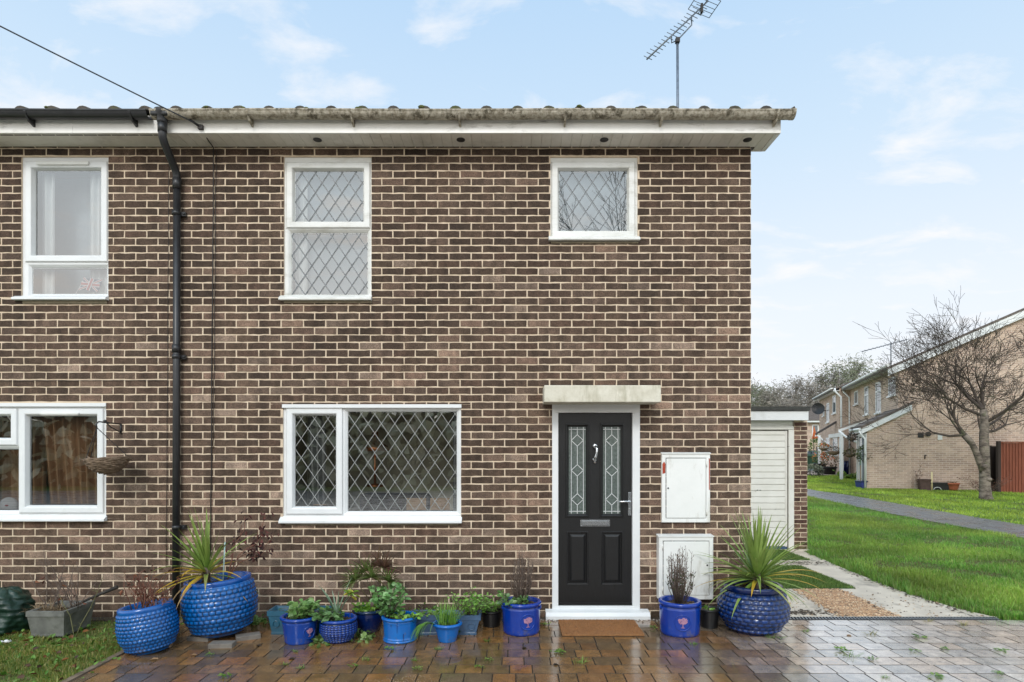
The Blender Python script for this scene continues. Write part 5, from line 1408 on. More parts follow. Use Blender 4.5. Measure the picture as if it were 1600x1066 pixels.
stalks('bare thin stalks rising from the grey planter', gpt+Vector((.03,0,0)), 16, .55, .35, m_twig, .04)
t = plant('straw_clump','clump of bleached straw in the grey planter','dead plant',gpt+Vector((-.02,-.05,0))); mb = MB()
for i in range(150):
    a = rnd(0,6.28); mb.blade((rnd(-.16,.1),rnd(-.08,.05),0),(math.cos(a)*.8,math.sin(a)*.5-.2,rnd(.3,1)),rnd(.08,.2),.006,rnd(.6,2.2),4,jit(S(150,128,100),.2))
obj('straw', mb, m_dead, t)
x,y = gp(119,1000); t = stalks('mossy bare sapling standing in front of the grey planter', (x,y,0), 2, .62, .04, M('mossy_twig', S(92,92,58), S(112,108,74), 12, .9), 0, 'sapling', .15)
# climber with dark red leaves and its cane in the largest pot
p = POT['big'][1]; o = p+Vector((.02,.05,0))
t = plant('climbing_plant','climber with dark red withered leaves on the wall above the largest pot','climbing plant',o); mb = MB(); lf = MB()
for tgt in ((.20,.30,.42),(.26,.32,.56),(-.06,.34,.46),(-.02,.34,.54),(.32,.32,.36)):
    q = [Vector((0,0,0))]; e = Vector(tgt)
    for k in range(1,8): q.append(e*(k/7)+Vector((.05*math.sin(k*1.3+tgt[0]*9)*k/7,0,.05*math.sin(k*.9))))
    mb.tube(q,[.004]*4+[.003]*4,5)
    for k in range(4,8):
        for _ in range(7 if tgt[0]>.15 else 3):
            b = q[k]+Vector((rnd(-.06,.06),rnd(-.04,.02),rnd(-.06,.05))); lf.leaf(b,(rnd(-.6,.6),rnd(-.5,.1),rnd(-1,.1)),rnd(.03,.058),rnd(.016,.026),jit(random.choice([S(70,44,42),S(84,48,44),S(58,38,38),S(96,54,48)]),.2),None,0,.35)
obj('vines', mb, m_redtwig, t); obj('red_leaves', lf, m_dead, t)
mb = MB(); mb.tube([(0,0,0),(.01,.02,.38)],.006,8); o = obj('garden_cane', mb, M('pale_cane', S(140,164,160), S(160,180,176), 20, .5)); o.location = p+Vector((.03,-.06,-.02)); tag(o,'pale blue-green cane stuck in the largest pot','cane')
# ---------------------------------------------------------------- garage
random.seed(404)
GX0, GX1, GY = XR+.012, 5.0, 4.1
gar = thing('garage', 'flat-roofed brick garage set back at the right of the house with flaking white door', 'garage', ((GX0+GX1)/2, GY, 0))
def gcol(u, z):
    b = random.choice([S(98,76,68), S(110,90,80), S(86,66,60), S(122,102,92), S(94,74,66)])
    if z < .16: b = lerpc(b, S(84,82,54), .5)
    return jit(b, .16)
mb = MB(); dd = 10.1
brickwall(mb, (PX(1240.5,dd),GY,0), (1,0,0), (0,-1,0), GX1-PX(1240.5,dd), 2.2, [], gcol, u_off=.0)
brickwall(mb, (GX1,GY,0), (0,1,0), (1,0,0), 5.2, 2.2, [], gcol)
obj('wall', mb, [m_brick, m_mortar], gar, gar)
mb = MB(); mb.box(GX0,9.3,0,GX1,9.45,2.2); obj('rear_wall', mb, m_mortar, gar, gar)
mb = MB(); mb.box(PX(1231.5,dd),GY-.02,.02,PX(1240,dd),GY+.08,PZ(672,dd)); mb.box(GX0,GY-.015,PZ(671.5,dd),PX(1240,dd),GY+.07,PZ(668,dd)+.02)
obj('door_frame', mb, m_flaky, gar, gar, bev=.005)
mb = MB(); mb.box(GX0,GY+.0,PZ(667,dd),PX(1238.5,dd),GY+.05,2.195); obj('header_panel', mb, m_upvc_old, gar, gar, bev=.003)
mb = MB(); z = .06; top = PZ(673,dd); xr = PX(1230.5,dd)
while z < top-.02:
    z2 = min(z+.105, top); k = .96 if int(z*10)%2 else 1
    mb.prism([(GY+.028,z+.004),(GY+.022,z+.012),(GY+.022,z2-.004),(GY+.036,z2),(GY+.05,z2),(GY+.05,z)],'x',GX0,xr-.03,(k,k,k,1)); z = z2
mb.box(xr-.03,GY+.015,.06,xr,GY+.05,top)
m_peel = M('peeling_garage_paint', S(220,218,210), S(232,230,224), 3, .45, stain=S(96,104,102), stain_scale=7, stain_lo=.66, stain_hi=.69, stain_stretch=(.45,1,1.8))
obj('garage_door', mb, m_peel, gar, gar)
mb = MB(); mb.box(GX0,GY+.02,.0,xr,GY+.05,.058,(.45,.5,.5,1)); obj('bottom_rail', mb, m_slateblue, gar, gar)
d2 = 9.95
mb = MB(); mb.box(GX0,3.93,PZ(657,d2),PX(1262.5,d2),3.96,PZ(642.5,d2)); mb.box(PX(1262.5,d2)-.03,3.961,PZ(657,d2),PX(1262.5,d2),9.4,PZ(642.5,d2))
obj('fascia', mb, m_upvc, gar, gar, bev=.003)
mb = MB(); mb.box(GX0,3.962,PZ(656,d2),PX(1262.5,d2)-.031,9.4,PZ(652,d2)); obj('roof_deck', mb, m_upvc_old, gar, gar)
mb = MB(); mb.box(GX0,3.905,PZ(642,d2),PX(1262.5,d2)+.02,9.45,PZ(635.5,d2))
for x in (PX(1190,d2), PX(1222,d2)): mb.box(x,3.900,PZ(642.5,d2),x+.012,3.904,PZ(636,d2),(.5,.5,.5,1))
obj('roof', mb, m_felt, gar, gar, bev=.012)
mb = MB(); xc = PX(1237,dd); mb.box(GX0,GY-.1,0,GX1+.02,GY-.005,.022); obj('threshold', mb, m_slab, gar, gar, bev=.006)

# ---------------------------------------------------------------- terrace across the green
ROT = -math.atan2(.326,.946)
C0 = Vector((14.88, 17.0, .2))
TM = Matrix.Translation(C0) @ Matrix.Rotation(ROT, 4, 'Z')
def fy(px, x=0):
    k = (px-800)/F; u = Vector((.326,.946)); v = Vector((.946,-.326))
    # (C + v x + u y): X = k*(Y+6)
    ax = C0.x+v.x*x; ay = C0.y+6+v.y*x
    return (k*ay-ax)/(u.x-k*u.y)
def fz(py, px, x=0):
    y = fy(px,x); d = C0.y+6+(-.326)*x+.946*y
    return PZ(py,d)-.2
def far_col(u,z):
    b = random.choice([S(204,182,166), S(192,170,156), S(210,188,172), S(198,174,160), S(202,180,164), S(188,168,156)])
    return jit(b,.05)
def TB(): return MB()
def tobj(name, mb, mat, root, parent=None, bev=0):
    # verts given in the terrace frame
    mb.v = [tuple(TM @ Vector(p)) for p in mb.v]
    return obj(name, mb, mat, parent or root, root, bev)
def trow(name, label, y0, y1, xf, eave, ridge_x, first=False):
    base = TM @ Vector((xf,(y0+y1)/2,0)); t = thing(name, label, 'house', base, (0,0,ROT)); t['y'] = 0; del t['y']; return t
def twin(root, pxl, pxr, pyt, pyb, x=0, bars=(.35,), mat=None):
    ya, yb = fy(pxr,x), fy(pxl,x); pc = (pxl+pxr)/2; zt, zb = fz(pyt,pc,x), fz(pyb,pc,x)
    mb = TB(); f = .07
    mb.box(x-.03,ya,zb,x+.02,yb,zb+f); mb.box(x-.03,ya,zt-f,x+.02,yb,zt); mb.box(x-.029,ya,zb+f,x+.02,ya+f,zt-f); mb.box(x-.029,yb-f,zb+f,x+.02,yb,zt-f)
    for b in bars: q = zt-(zt-zb)*b; mb.box(x-.028,ya+f,q-.035,x+.02,yb-f,q+.035)
    mb.box(x-.09,ya-.05,zb-.06,x-.001,yb+.05,zb-.001)
    w = tobj('window', mb, m_upvc, root)
    mb = TB(); mb.box(x-.012,ya+f,zb+f,x-.006,yb-f,zt-f); tobj('pane', mb, M_pane, root, w)
M_pane = M('dim_pane', S(92,98,102), S(120,126,130), 2, .08)
def tgutter(root, x, y0, y1, z):
    mb = TB(); mb.box(x-.30,y0,z-.12,x-.27,y1,z+.04); mb.box(x-.27,y0,z-.10,x-.001,y1,z-.08); tobj('fascia', mb, m_upvc, root)
    mb = TB(); mb.tube([(x-.36,y0,z+.01),(x-.36,y1,z+.01)],.065,8); tobj('gutter', mb, m_upvc_old, root)
def tpipe(root, x, y, z1):
    mb = TB(); mb.tube([(x-.36,y,z1-.03),(x-.34,y,z1-.2),(x-.07,y,z1-.5),(x-.06,y,z1-.7),(x-.06,y,0)],.045,8); tobj('downpipe', mb, m_upvc, root)
# near house with the big gable
EV = 4.78; RX, RZ = 4.35, 6.75; WID = 8.7
h1 = trow('terraced_house', 'near buff brick house across the green with its large gable end toward the camera', 0, 8.8, 0, EV, RX)
mb = TB()
gtop = lambda u: EV+.05+(RZ-.1-EV)*(u/RX if u < RX else (WID-u)/(WID-RX))
brickwall(mb, (0,0,-.3), (1,0,0), (0,-1,0), WID, 7.1, [], far_col, top=lambda u: gtop(u)+.22, jitter=.002)
brickwall(mb, (0,8.8,-.3), (0,-1,0), (-1,0,0), 8.8, EV+.3, [], far_col, jitter=.002)
tobj('wall', mb, [m_brick_far, m_mortar_far], h1)
# solid backing so the gable reads as closed
mb = TB(); mb.prism([(0.02,-.3),(WID-.02,-.3),(WID-.02,EV-.05),(RX,RZ-.12),(.02,EV-.05)],'y',.05,8.7); tobj('shell', mb, m_mortar_far, h1)
mb = TB(); s = (RZ-EV)/(RX)
def slope(x, o=0): return EV+.06+s*(x) + o if x < RX else EV+.06+s*RX - s*(x-RX) + o
for a,b in ((-.42,RX),(RX,WID+.4)):
    n = 14
    for i in range(n):
        xa, xb = a+(b-a)*i/n, a+(b-a)*(i+1)/n
        st = .03
        for k in range(30):
            ya, yb = -.18+9.0*k/30, -.18+9.0*(k+1)/30; c = jit((1,1,1,1),.12)
            if a<0: mb.poly([(xa,ya,slope(xa,.02+st)),(xa,yb,slope(xa,.02+st)),(xb,yb,slope(xb,.02)),(xb,ya,slope(xb,.02))][::-1], c); mb.poly([(xa,ya,slope(xa)),(xa,ya,slope(xa,.05)),(xa,yb,slope(xa,.05)),(xa,yb,slope(xa))],c)
            else: mb.poly([(xa,ya,slope(xa,.02)),(xa,yb,slope(xa,.02)),(xb,yb,slope(xb,.05)),(xb,ya,slope(xb,.05))][::-1], c)
    mb.poly([(a,-.18,slope(a,-.03)),(b,-.18,slope(b,-.03)),(b,-.18,slope(b,.055)),(a,-.18,slope(a,.055))])
tobj('roof', mb, m_tile_far, h1)
mb = TB(); mb.prism([(-.36,slope(-.36,-.30)),(RX,slope(RX,-.30)),(WID+.36,slope(WID+.36,-.30)),(WID+.36,slope(WID+.36,-.035)),(RX,slope(RX,-.035)),(-.36,slope(-.36,-.035))],'y',-.16,-.13)
tobj('bargeboard', mb, m_upvc, h1)
mb = TB(); mb.prism([(-.36,EV-.14),(.0,EV-.14),(.0,EV+.04),(-.36,EV-.08)],'y',-.14,.02); tobj('boxed_eave', mb, m_upvc, h1)
tgutter(h1, 0, -.12, 8.75, EV)
twin(h1, 1389, 1400, 590, 618, bars=(.33,)); twin(h1, 1369, 1377, 597, 645, bars=(.3,)); twin(h1, 1351.5, 1357.5, 604, 648, bars=(.3,)); twin(h1, 1335.5, 1341, 611, 632, bars=())
tpipe(h1, 0, fy(1329.5), EV)
# gable vents
def gx(px):   # local x on the gable plane y=0
    k = (px-800)/F; v = (.946,-.326)
    return (k*(C0.y+6)-C0.x)/(v[0]-k*v[1])
def gz(py, px): return PZ(py, C0.y+6-.326*gx(px))-.2
mb = TB(); mb.box(gx(1434),-.03,gz(684,1438),gx(1443),-.001,gz(676,1438)); tobj('air_vent', mb, m_black, h1)
mb = TB(); cx,cz = gx(1449.5), gz(678.5,1449); mb.tube([(cx,-.001,cz),(cx,-.12,cz)],.085,14); tobj('flue', mb, m_black, h1)
mb = TB(); mb.box(gx(1465),-.03,gz(687.5,1468),gx(1472),-.001,gz(679.5,1468)); tobj('air_vent', mb, m_upvc_old, h1)
mb = TB(); mb.tube([(gx(1445),-.01,gz(717,1445)),(gx(1445),-.02,gz(711,1445)),(gx(1446.5),-.06,gz(712,1445))],.02,6); tobj('wall_tap', mb, m_black, h1)
# front lean-to
lx = -1.06
ext = thing('porch_extension', 'lean-to brick porch with white frames and brown tiled roof on the near gable house', 'porch', TM @ Vector((lx,.7,0)), (0,0,ROT))
mb = TB(); 
def lt(u): return 2.42+(u)*.53
brickwall(mb, (lx,-.03,-.3), (1,0,0), (0,-1,0), 1.5, 3.6, [], far_col, top=lambda u: lt(u)+.16, jitter=.002)
mb.poly([(lx,-.02,-.3),(lx,1.6,-.3),(lx,1.6,2.4),(lx,-.02,2.4)], S(176,154,136), 0)
tobj('wall', mb, [m_brick_far, m_mortar_far], ext)
mb = TB(); mb.prism([(lx-.22,2.36),(lx+1.55,2.36+1.77*.53),(lx+1.55,2.45+1.77*.53),(lx-.22,2.45)],'y',-.15,1.75)
for k in range(6):
    u = -.22+.3*k; mb.box(lx+u-.01,-.155,2.452+(u+.22)*.53,lx+u+.02,1.755,2.475+(u+.22)*.53)
tobj('roof', mb, m_tile_far, ext)
mb = TB(); mb.prism([(lx-.18,2.16),(lx+1.5,2.16+1.68*.53),(lx+1.5,2.355+1.70*.53),(lx-.18,2.355)],'y',-.13,-.10); mb.box(lx-.2,-.1,2.2,lx-.18,1.7,2.355); tobj('bargeboard', mb, m_upvc, ext)
mb = TB()
for y0,y1 in ((-.03,.12),(.62,.72),(1.15,1.25),(1.5,1.6)): mb.box(lx-.03,y0,0,lx-.002,y1,2.18)
mb.box(lx-.028,.0,2.05,lx-.002,1.6,2.17); tobj('porch_frame', mb, m_upvc, ext)
mb = TB(); mb.box(lx-.02,.12,.05,lx-.003,.62,2.05); tobj('porch_door', mb, M('navy_door', S(34,44,66), S(44,56,80), 5, .4), ext)
mb = TB(); mb.box(lx-.018,.73,.9,lx-.003,1.15,2.0); tobj('pane', mb, M_pane, ext)
mb = TB(); mb.tube([(lx-.25,-.1,2.34),(lx-.25,1.7,2.34)],.05,8); mb.tube([(lx-.25,-.05,2.30),(lx-.2,-.05,2.15),(lx-.06,-.07,1.95),(lx-.06,-.07,.05)],.04,8); tobj('gutter', mb, m_upvc, ext)
# further pair of houses, stepped forward
XS = -.5
h2 = trow('terraced_house', 'further buff brick house of the terrace with a satellite dish, stepped forward', 8.8, 15, XS, EV, RX)
mb = TB()
brickwall(mb, (XS,15.2,-.3), (0,-1,0), (-1,0,0), 6.4, EV+.3, [], far_col, jitter=.002)
brickwall(mb, (XS,8.8,-.3), (1,0,0), (0,-1,0), .5, EV+.35, [], far_col, jitter=.002)
tobj('wall', mb, [m_brick_far, m_mortar_far], h2)
mb = TB(); mb.prism([(XS+.03,-.3),(8,-.3),(8,EV-.05),(RX,RZ-.12),(XS+.03,EV-.05)],'y',8.85,15.1); tobj('shell', mb, m_mortar_far, h2)
mb = TB(); mb.prism([(XS-.42,EV-.12),(RX,RZ-.0),(8.4,EV-.1),(8.4,EV-.04),(RX,RZ+.08),(XS-.42,EV-.04)],'y',8.7,15.35); tobj('roof', mb, m_tile_far, h2)
tgutter(h2, XS, 8.7, 15.3, EV-.02)
tpipe(h2, XS, fy(1316.5,XS), EV-.02)
twin(h2, 1301.5, 1306.5, 618, 646, XS, ()); twin(h2, 1292, 1296, 630, 660, XS, (.3,)); twin(h2, 1286.5, 1288.5, 634, 650, XS, ())
twin(h2, 1291, 1296.5, 684, 712, XS, (.3,)); twin(h2, 1302, 1309, 684, 711, XS, (.3,))
mb = TB(); ya = fy(1318,XS); mb.box(XS-.04,ya-.05,0,XS-.001,fy(1312.5,XS),2.15); tobj('front_door', mb, m_upvc, h2)
mb = TB(); y0,y1 = fy(1319,XS)-.0, fy(1298,XS); mb.box(XS-.12,y0,2.22,XS-.001,y1,2.42); tobj('lintel_band', mb, m_upvc_old, h2)
# dish
t = thing('satellite_dish', 'dark satellite dish high on the further terraced house', 'satellite dish', TM @ Vector((XS-.02,fy(1291,XS),fz(641,1291,XS))), (0,0,ROT))
mb = TB(); c = Vector((XS-.45,fy(1291.5,XS),fz(638.5,1291,XS))); nrm = Vector((-.3,-1,.25)).normalized(); a = nrm.orthogonal().normalized(); b = nrm.cross(a)
k0 = len(mb.v); rings = []
for i in range(5):
    r = .34*i/4
    rings.append([mb.vert(c - nrm*(.10*(1-(i/4)**2)) + a*r*math.cos(q)+b*r*1.1*math.sin(q)) for q in [2*math.pi*j/18 for j in range(18)]])
for i in range(4):
    for j in range(18): mb.face((rings[i][j],rings[i][(j+1)%18],rings[i+1][(j+1)%18],rings[i+1][j]),(1,1,1,1),0,True)
tobj('reflector', mb, m_black, t)
mb = TB(); mb.tube([c-nrm*.1, Vector((XS-.02,c.y+.05,c.z-.15))],.025,6); mb.tube([c-b*.3, c+nrm*.35],.012,5); mb.sphere(c+nrm*.36,.04,8); tobj('feed_arm', mb, m_black, t)
# porch roofs
p1 = thing('porch_roof', 'small pale tiled porch canopy between the two terraced houses', 'porch', TM @ Vector((-.5,fy(1335,-.6),2.3)), (0,0,ROT))
mb = TB(); ya, yb = fy(1345,-.3), fy(1322,-.9); mb.prism([(-1.2,2.5),(.0,2.95),(.0,3.03),(-1.2,2.58)],'y',ya,yb)
for k in range(5): mb.box(-1.2+.24*k,ya-.004,2.575+.09*k,-1.17+.24*k,yb+.004,2.60+.09*k)
tobj('roof', mb, M('pale_tile', S(128,116,108), S(150,138,128), 12, .9), p1)
mb = TB(); mb.box(-1.22,ya-.01,2.36,-1.19,yb+.01,2.5); mb.prism([(-1.2,2.38),(0,2.83),(0,2.94),(-1.2,2.49)],'y',ya-.03,ya-.006); tobj('fascia', mb, m_upvc, p1)
for y in (ya+.1,yb-.1): mb = TB(); mb.box(-1.15,y-.05,0,-1.05,y+.05,2.37); tobj('post', mb, m_upvc, p1)
mb = TB(); mb.tube([(-1.2,ya-.05,2.4),(-.9,ya-.2,2.1),(-.5,ya-.5,1.85)],.05,8); tobj('brace_pipe', mb, m_upvc, p1)
p2 = thing('porch_roof', 'small dark tiled door canopy on the furthest part of the terrace', 'porch', TM @ Vector((XS,14.2,2.3)), (0,0,ROT))
ya, yb = fy(1288,XS-.6), fy(1277,XS-.9)
mb = TB(); mb.prism([(XS-1.0,2.35),(XS-.001,3.0),(XS-.001,3.12),(XS-1.0,2.47)],'y',ya,yb); tobj('roof', mb, m_slate, p2)
mb = TB(); mb.tube([(XS-.95,ya,2.34),(XS-.03,ya,1.5)],.04,6); mb.box(XS-1.02,ya,2.27,XS-.99,yb,2.36); mb.box(XS-.9,ya-.02,0,XS-.78,ya+.1,2.34); tobj('bracket', mb, m_upvc, p2)
# end house facing us
h3 = thing('house', 'small far house facing the camera behind the terrace with a tiled roof', 'house', (28.6,44,.2))
mb = MB(); brickwall(mb, (24.6,44,0), (1,0,0), (0,-1,0), 8, 4.35, [(.55,2.9,1.1,3.9),(.9,.6,1.7,2.0)], far_col, bl=.45, bh=.15, jitter=.003); obj('wall', mb, [m_brick_far,m_mortar_far], h3, h3)
mb = MB(); mb.box(24.62,44.12,0,32.58,51,4.3); obj('shell', mb, m_mortar_far, h3, h3)
mb = MB()
for k in range(14):
    ya, yb = 43.6+.3*k, 43.6+.3*(k+1); za = 4.25+.32*.3*k
    for q in range(26): x0 = 24.3+.33*q; mb.poly([(x0,ya,za+.03),(x0+.31,ya,za+.05),(x0+.31,yb,za+.10),(x0,yb,za+.09)], jit((1,1,1,1),.2))
    mb.poly([(24.3,ya,za-.02),(32.9,ya,za-.02),(32.9,ya,za+.05),(24.3,ya,za+.04)])
mb.poly([(24.3,43.6,4.2),(32.9,43.6,4.2),(32.9,47.8,5.54),(24.3,47.8,5.54)]); mb.poly([(24.3,47.8,5.62),(32.9,47.8,5.62),(32.9,52,4.2),(24.3,52,4.2)])
obj('roof', mb, m_tile_far, h3, h3)
mb = MB(); mb.box(24.3,43.62,4.08,32.9,43.66,4.25); obj('fascia', mb, m_upvc, h3, h3)
for (a,b,c,d) in ((25.15,2.9,25.7,3.9),(25.5,.6,26.3,2.0)):
    mb = MB(); ring(mb, (a,b,c,d), [(0,44.06),(0,43.97),(.08,43.97),(.08,44.05)]); w = obj('window', mb, m_upvc, h3, h3)
    mb = MB(); mb.box(a+.08,44.02,b+.08,c-.08,44.04,d-.08); obj('pane', mb, M_pane, h3 and w, h3)

# small far things --------------------------------------------------
def gpt_(px, py):
    d = 6.0
    while d < 90:
        X = PX(px,d); z = terrain(X,d-6)
        if PZ(py,d) <= z: return Vector((X,d-6,z)), d
        d += .02
    return Vector((PX(px,60),54,.2)), 60
def at(px, py): return gpt_(px,py)[0]
# bay tree in blue planter
q, d = gpt_(1352, 763)
t = thing('blue_planter', 'blue square planter on the grass corner by the lean-to porch', 'plant pot', q); w = 22/F*d/2
mb = MB(); mb.prism([(-w*.9,0),(w*.9,0),(w,.26),(-w,.26)],'y',-w*.8,w*.8); obj('pot_body', mb, M('dark_blue_glaze', S(26,38,104), S(36,50,130), 6, .35, coat=.3), t, bev=.01)
mb = MB(); mb.box(-w*1.05,-w*.86,.24,w*1.05,w*.86,.30); obj('rim', mb, m_glaze_navy, t, bev=.01)
def crown(lf, c, rx, rz, n, cols, s):
    for _ in range(n):
        v = Vector((random.gauss(0,1),random.gauss(0,1),random.gauss(0,1))).normalized()*rnd(.35,1)**.5
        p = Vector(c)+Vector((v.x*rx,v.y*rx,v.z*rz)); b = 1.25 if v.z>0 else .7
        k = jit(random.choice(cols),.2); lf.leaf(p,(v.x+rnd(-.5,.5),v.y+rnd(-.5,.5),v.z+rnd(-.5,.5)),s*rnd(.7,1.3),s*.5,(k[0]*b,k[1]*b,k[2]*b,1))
t = thing('bay_tree', 'small clipped bay tree on a thin stem in the blue planter', 'tree', q+Vector((0,0,.26)))
mb = MB(); mb.tube([(0,0,0),(.02,0,.5),(0,0,.9)],.022,6); mb.tube([(0,0,.7),(.15,0,1.0)],.012,5); obj('trunk', mb, m_twig, t)
lf = MB(); crown(lf,(-.02,0,1.1),.30,.33,420,[S(74,88,46),S(96,106,62),S(58,72,40),S(112,116,76)],.075); crown(lf,(.33,.0,.55),.10,.28,70,[S(84,94,54)],.06); crown(lf,(0,0,.06),.25,.08,60,[S(120,130,90),S(84,104,60)],.06); obj('crown', lf, m_leaf, t)
# things against the gable
def gl(px, y=-.35): 
    p = TM @ Vector((gx(px), y, 0)); return p
for px,w_,h_,mat,label,nm,cat in ((1440,.38,.42,M('dark_red_box', S(74,56,50), S(90,70,62), 8, .8),'dark brown box against the foot of the gable','garden_box','box'),(1462,.60,.30,m_blackpot,'black trough against the foot of the gable between the box and the terracotta pot','black_trough','trough')):
    t = thing(nm, label, cat, gl(px), (0,0,ROT)); mb = MB(); mb.prism([(-w_*.44,0),(w_*.44,0),(w_*.5,h_),(-w_*.5,h_)],'y',-.15,.15); mb.box(-w_*.52,-.17,h_-.05,w_*.52,.17,h_+.01); obj('box_body', mb, mat, t, bev=.01)
    if 'trough' in nm:
        mb = MB(); mb.tube([(-.1+.12*math.cos(a),-.19,.04+.10*math.sin(a)) for a in [math.pi*i/8 for i in range(9)]],.012,5); obj('hose_loop', mb, m_upvc_old, t)
t = thing('terracotta_pot', 'terracotta bowl pot at the foot of the gable, nearest the bare tree', 'plant pot', gl(1482)); mb = MB(); mb.lathe([(.14,0),(.2,.12),(.22,.24),(.25,.25),(.25,.30),(.21,.30),(.2,.2)],24); obj('pot_body', mb, m_terra, t)
mb = MB()
for k in range(30): a = rnd(0,6.28); mb.blade((.1*math.cos(a),.1*math.sin(a),.25),(math.cos(a),math.sin(a),1.5),rnd(.1,.2),.02,.8,3,jit(S(120,90,60),.2))
obj('dry_growth', mb, m_dead, t)
t = thing('marker_post', 'short pale stake standing against the gable', 'post', gl(1449,-.5)); mb = MB(); mb.tube([(0,0,0),(0,0,.68)],.03,8); mb.sphere((0,0,.68),.032,8); obj('post', mb, M('pale_yellow_post', S(206,186,140), S(220,204,160), 6, .6), t)
t = shrub('dried brown flower head stalk leaning by the gable', gl(1433,-.15), 'dead_stalk', 50, .95,.10,[S(110,84,60),S(90,66,50)],.05,.03,4,.95,lm=m_dead)
# bits in front of the further house
def potted(px,py,w,h,mat,label,flower,cols,fr,fh,pl):
    q,d = gpt_(px,py); t = thing('plant_pot', label, 'plant pot', q)
    mb = MB(); mb.lathe([(w*.38,0),(w*.5,h*.9),(w*.54,h*.9),(w*.54,h),(w*.46,h),(w*.44,h*.8)],18); obj('pot_body', mb, mat, t)
    f = thing('pot_plant', pl, 'plant', q+Vector((0,0,h*.85))); lf = MB(); crown(lf,(0,0,fh*.5),fr,fh*.5,160,cols,.11); obj('foliage', lf, m_leaf, f)
    if flower:
        mb = MB()
        for _ in range(22): mb.sphere((rnd(-fr,fr)*.8,rnd(-fr,fr)*.8,fh*rnd(.5,1.0)),rnd(.025,.05),6,sq=(1.3,1,.6))
        obj('flower_heads', mb, m_orange, f)
potted(1281,740,.6,.55,m_black,'dark pot nearest the parked car beyond the lawn',True,[S(96,116,60),S(120,110,70)],.40,.75,'orange flowers in the dark pot nearest the parked car')
potted(1296,742,.7,.42,m_black,'dark square tub beyond the lawn right of the orange flowers',True,[S(120,96,70),S(140,110,80),S(96,90,60)],.42,.8,'reddish foliage in the dark tub right of the orange flowers')
q,d = gpt_(1270,744); t = thing('lavender_bush','grey-green lavender bush at the edge of the far lawn','bush',q); lf = MB(); crown(lf,(0,0,.25),.5,.32,500,[S(108,112,96),S(90,96,80),S(128,130,112)],.10); obj('foliage', lf, m_leaf, t)
q,d = gpt_(1324,741.5); t = thing('glazed_urn','dark blue glazed urn beside the white porch post','urn',q); mb = MB(); mb.lathe([(.14,0),(.26,.2),(.30,.42),(.24,.58),(.17,.64),(.22,.70),(.2,.72),(.15,.66)],22); obj('urn_body', mb, m_glaze_navy, t)
q,d = gpt_(1305,738); t = thing('garden_lantern','black frame lantern standing by the far house wall','lantern',q); mb = MB()
for x in (-.15,.15):
    for y in (-.15,.15): mb.box(x-.02,y-.02,0,x+.02,y+.02,.85)
mb.box(-.18,-.18,0,.18,.18,.05); mb.box(-.18,-.18,.8,.18,.18,.86); mb.prism([(-.16,.86),(.16,.86),(.05,1.02),(-.05,1.02)],'y',-.08,.08); obj('lantern_frame', mb, m_black, t)
mb = MB(); mb.lathe([(.07,.05),(.07,.35),(.0,.36)],12); obj('candle', mb, m_white_cloth, t)
q,d = gpt_(1330,748); shrub('low green bush beside the far porch path', q, 'low_bush', 220, .5,.5,[S(108,140,56),S(88,118,46),S(150,160,70)],.10,.06,20,.5)
def hang(label, loc, r, cols, flower):
    t = thing('hanging_basket', label, 'hanging basket', loc); mb = MB(); mb.lathe([(.03,-r*.7),(r*.7,-r*.45),(r,0),(r*.95,0)],18); obj('bowl', mb, m_wicker, t)
    mb = MB(); 
    for a in (0,2.1,4.2): mb.tube([(r*math.cos(a),r*math.sin(a),0),(0,0,.45)],.008,4)
    obj('chain', mb, m_dark, t)
    lf = MB(); crown(lf,(0,0,.06),r*1.1,.16,120,cols,.09); obj('foliage', lf, m_leaf, t)
    if flower:
        mb = MB()
        for _ in range(10): mb.sphere((rnd(-r,r),rnd(-r,r),rnd(.05,.25)),.04,6)
        obj('flower_heads', mb, m_orange, t)
hang('dark hanging basket on the wall of the further house, right of the orange one', TM @ Vector((XS-.5,fy(1303,XS-.5),fz(705,1303,XS-.5))), .32, [S(84,70,58),S(100,88,70)], False)
hang('hanging basket of orange flowers at the far door canopy', TM @ Vector((XS-.9,fy(1287,XS-.9),fz(700,1287,XS-.9))), .22, [S(120,120,60)], True)
hang('hanging basket by the lean-to porch door', TM @ Vector((lx-.3,1.45,1.35)), .2, [S(90,80,60),S(110,110,70)], False)
hang('small dark hanging basket under the lean-to porch gutter', TM @ Vector((lx-.3,1.0,2.0)), .15, [S(60,56,50),S(80,70,60)], False)
t = thing('pinwheel', 'orange flag-like garden spinner near the far door canopy', 'garden ornament', at(1271,733)); hh = 2.2
mb = MB(); mb.tube([(0,0,0),(0,0,hh)],.015,5); obj('pole', mb, m_dark, t); mb = MB(); mb.poly([(-.1,0,hh-.15),(.35,0,hh-.1),(.2,0,hh+.12),(.05,.01,hh+.75)]); obj('sail', mb, m_orange, t)
# climber on the far post
t = thing('wall_climber','green climbing shrub by the far canopy','bush', at(1276,730)); lf = MB(); crown(lf,(0,0,1.5),.5,.9,420,[S(96,120,60),S(80,104,50),S(120,140,80)],.16); obj('foliage', lf, m_leaf, t)
mb = MB(); mb.tube([(0,0,0),(0,0,1.6)],.05,6); obj('stem', mb, m_twig, t)
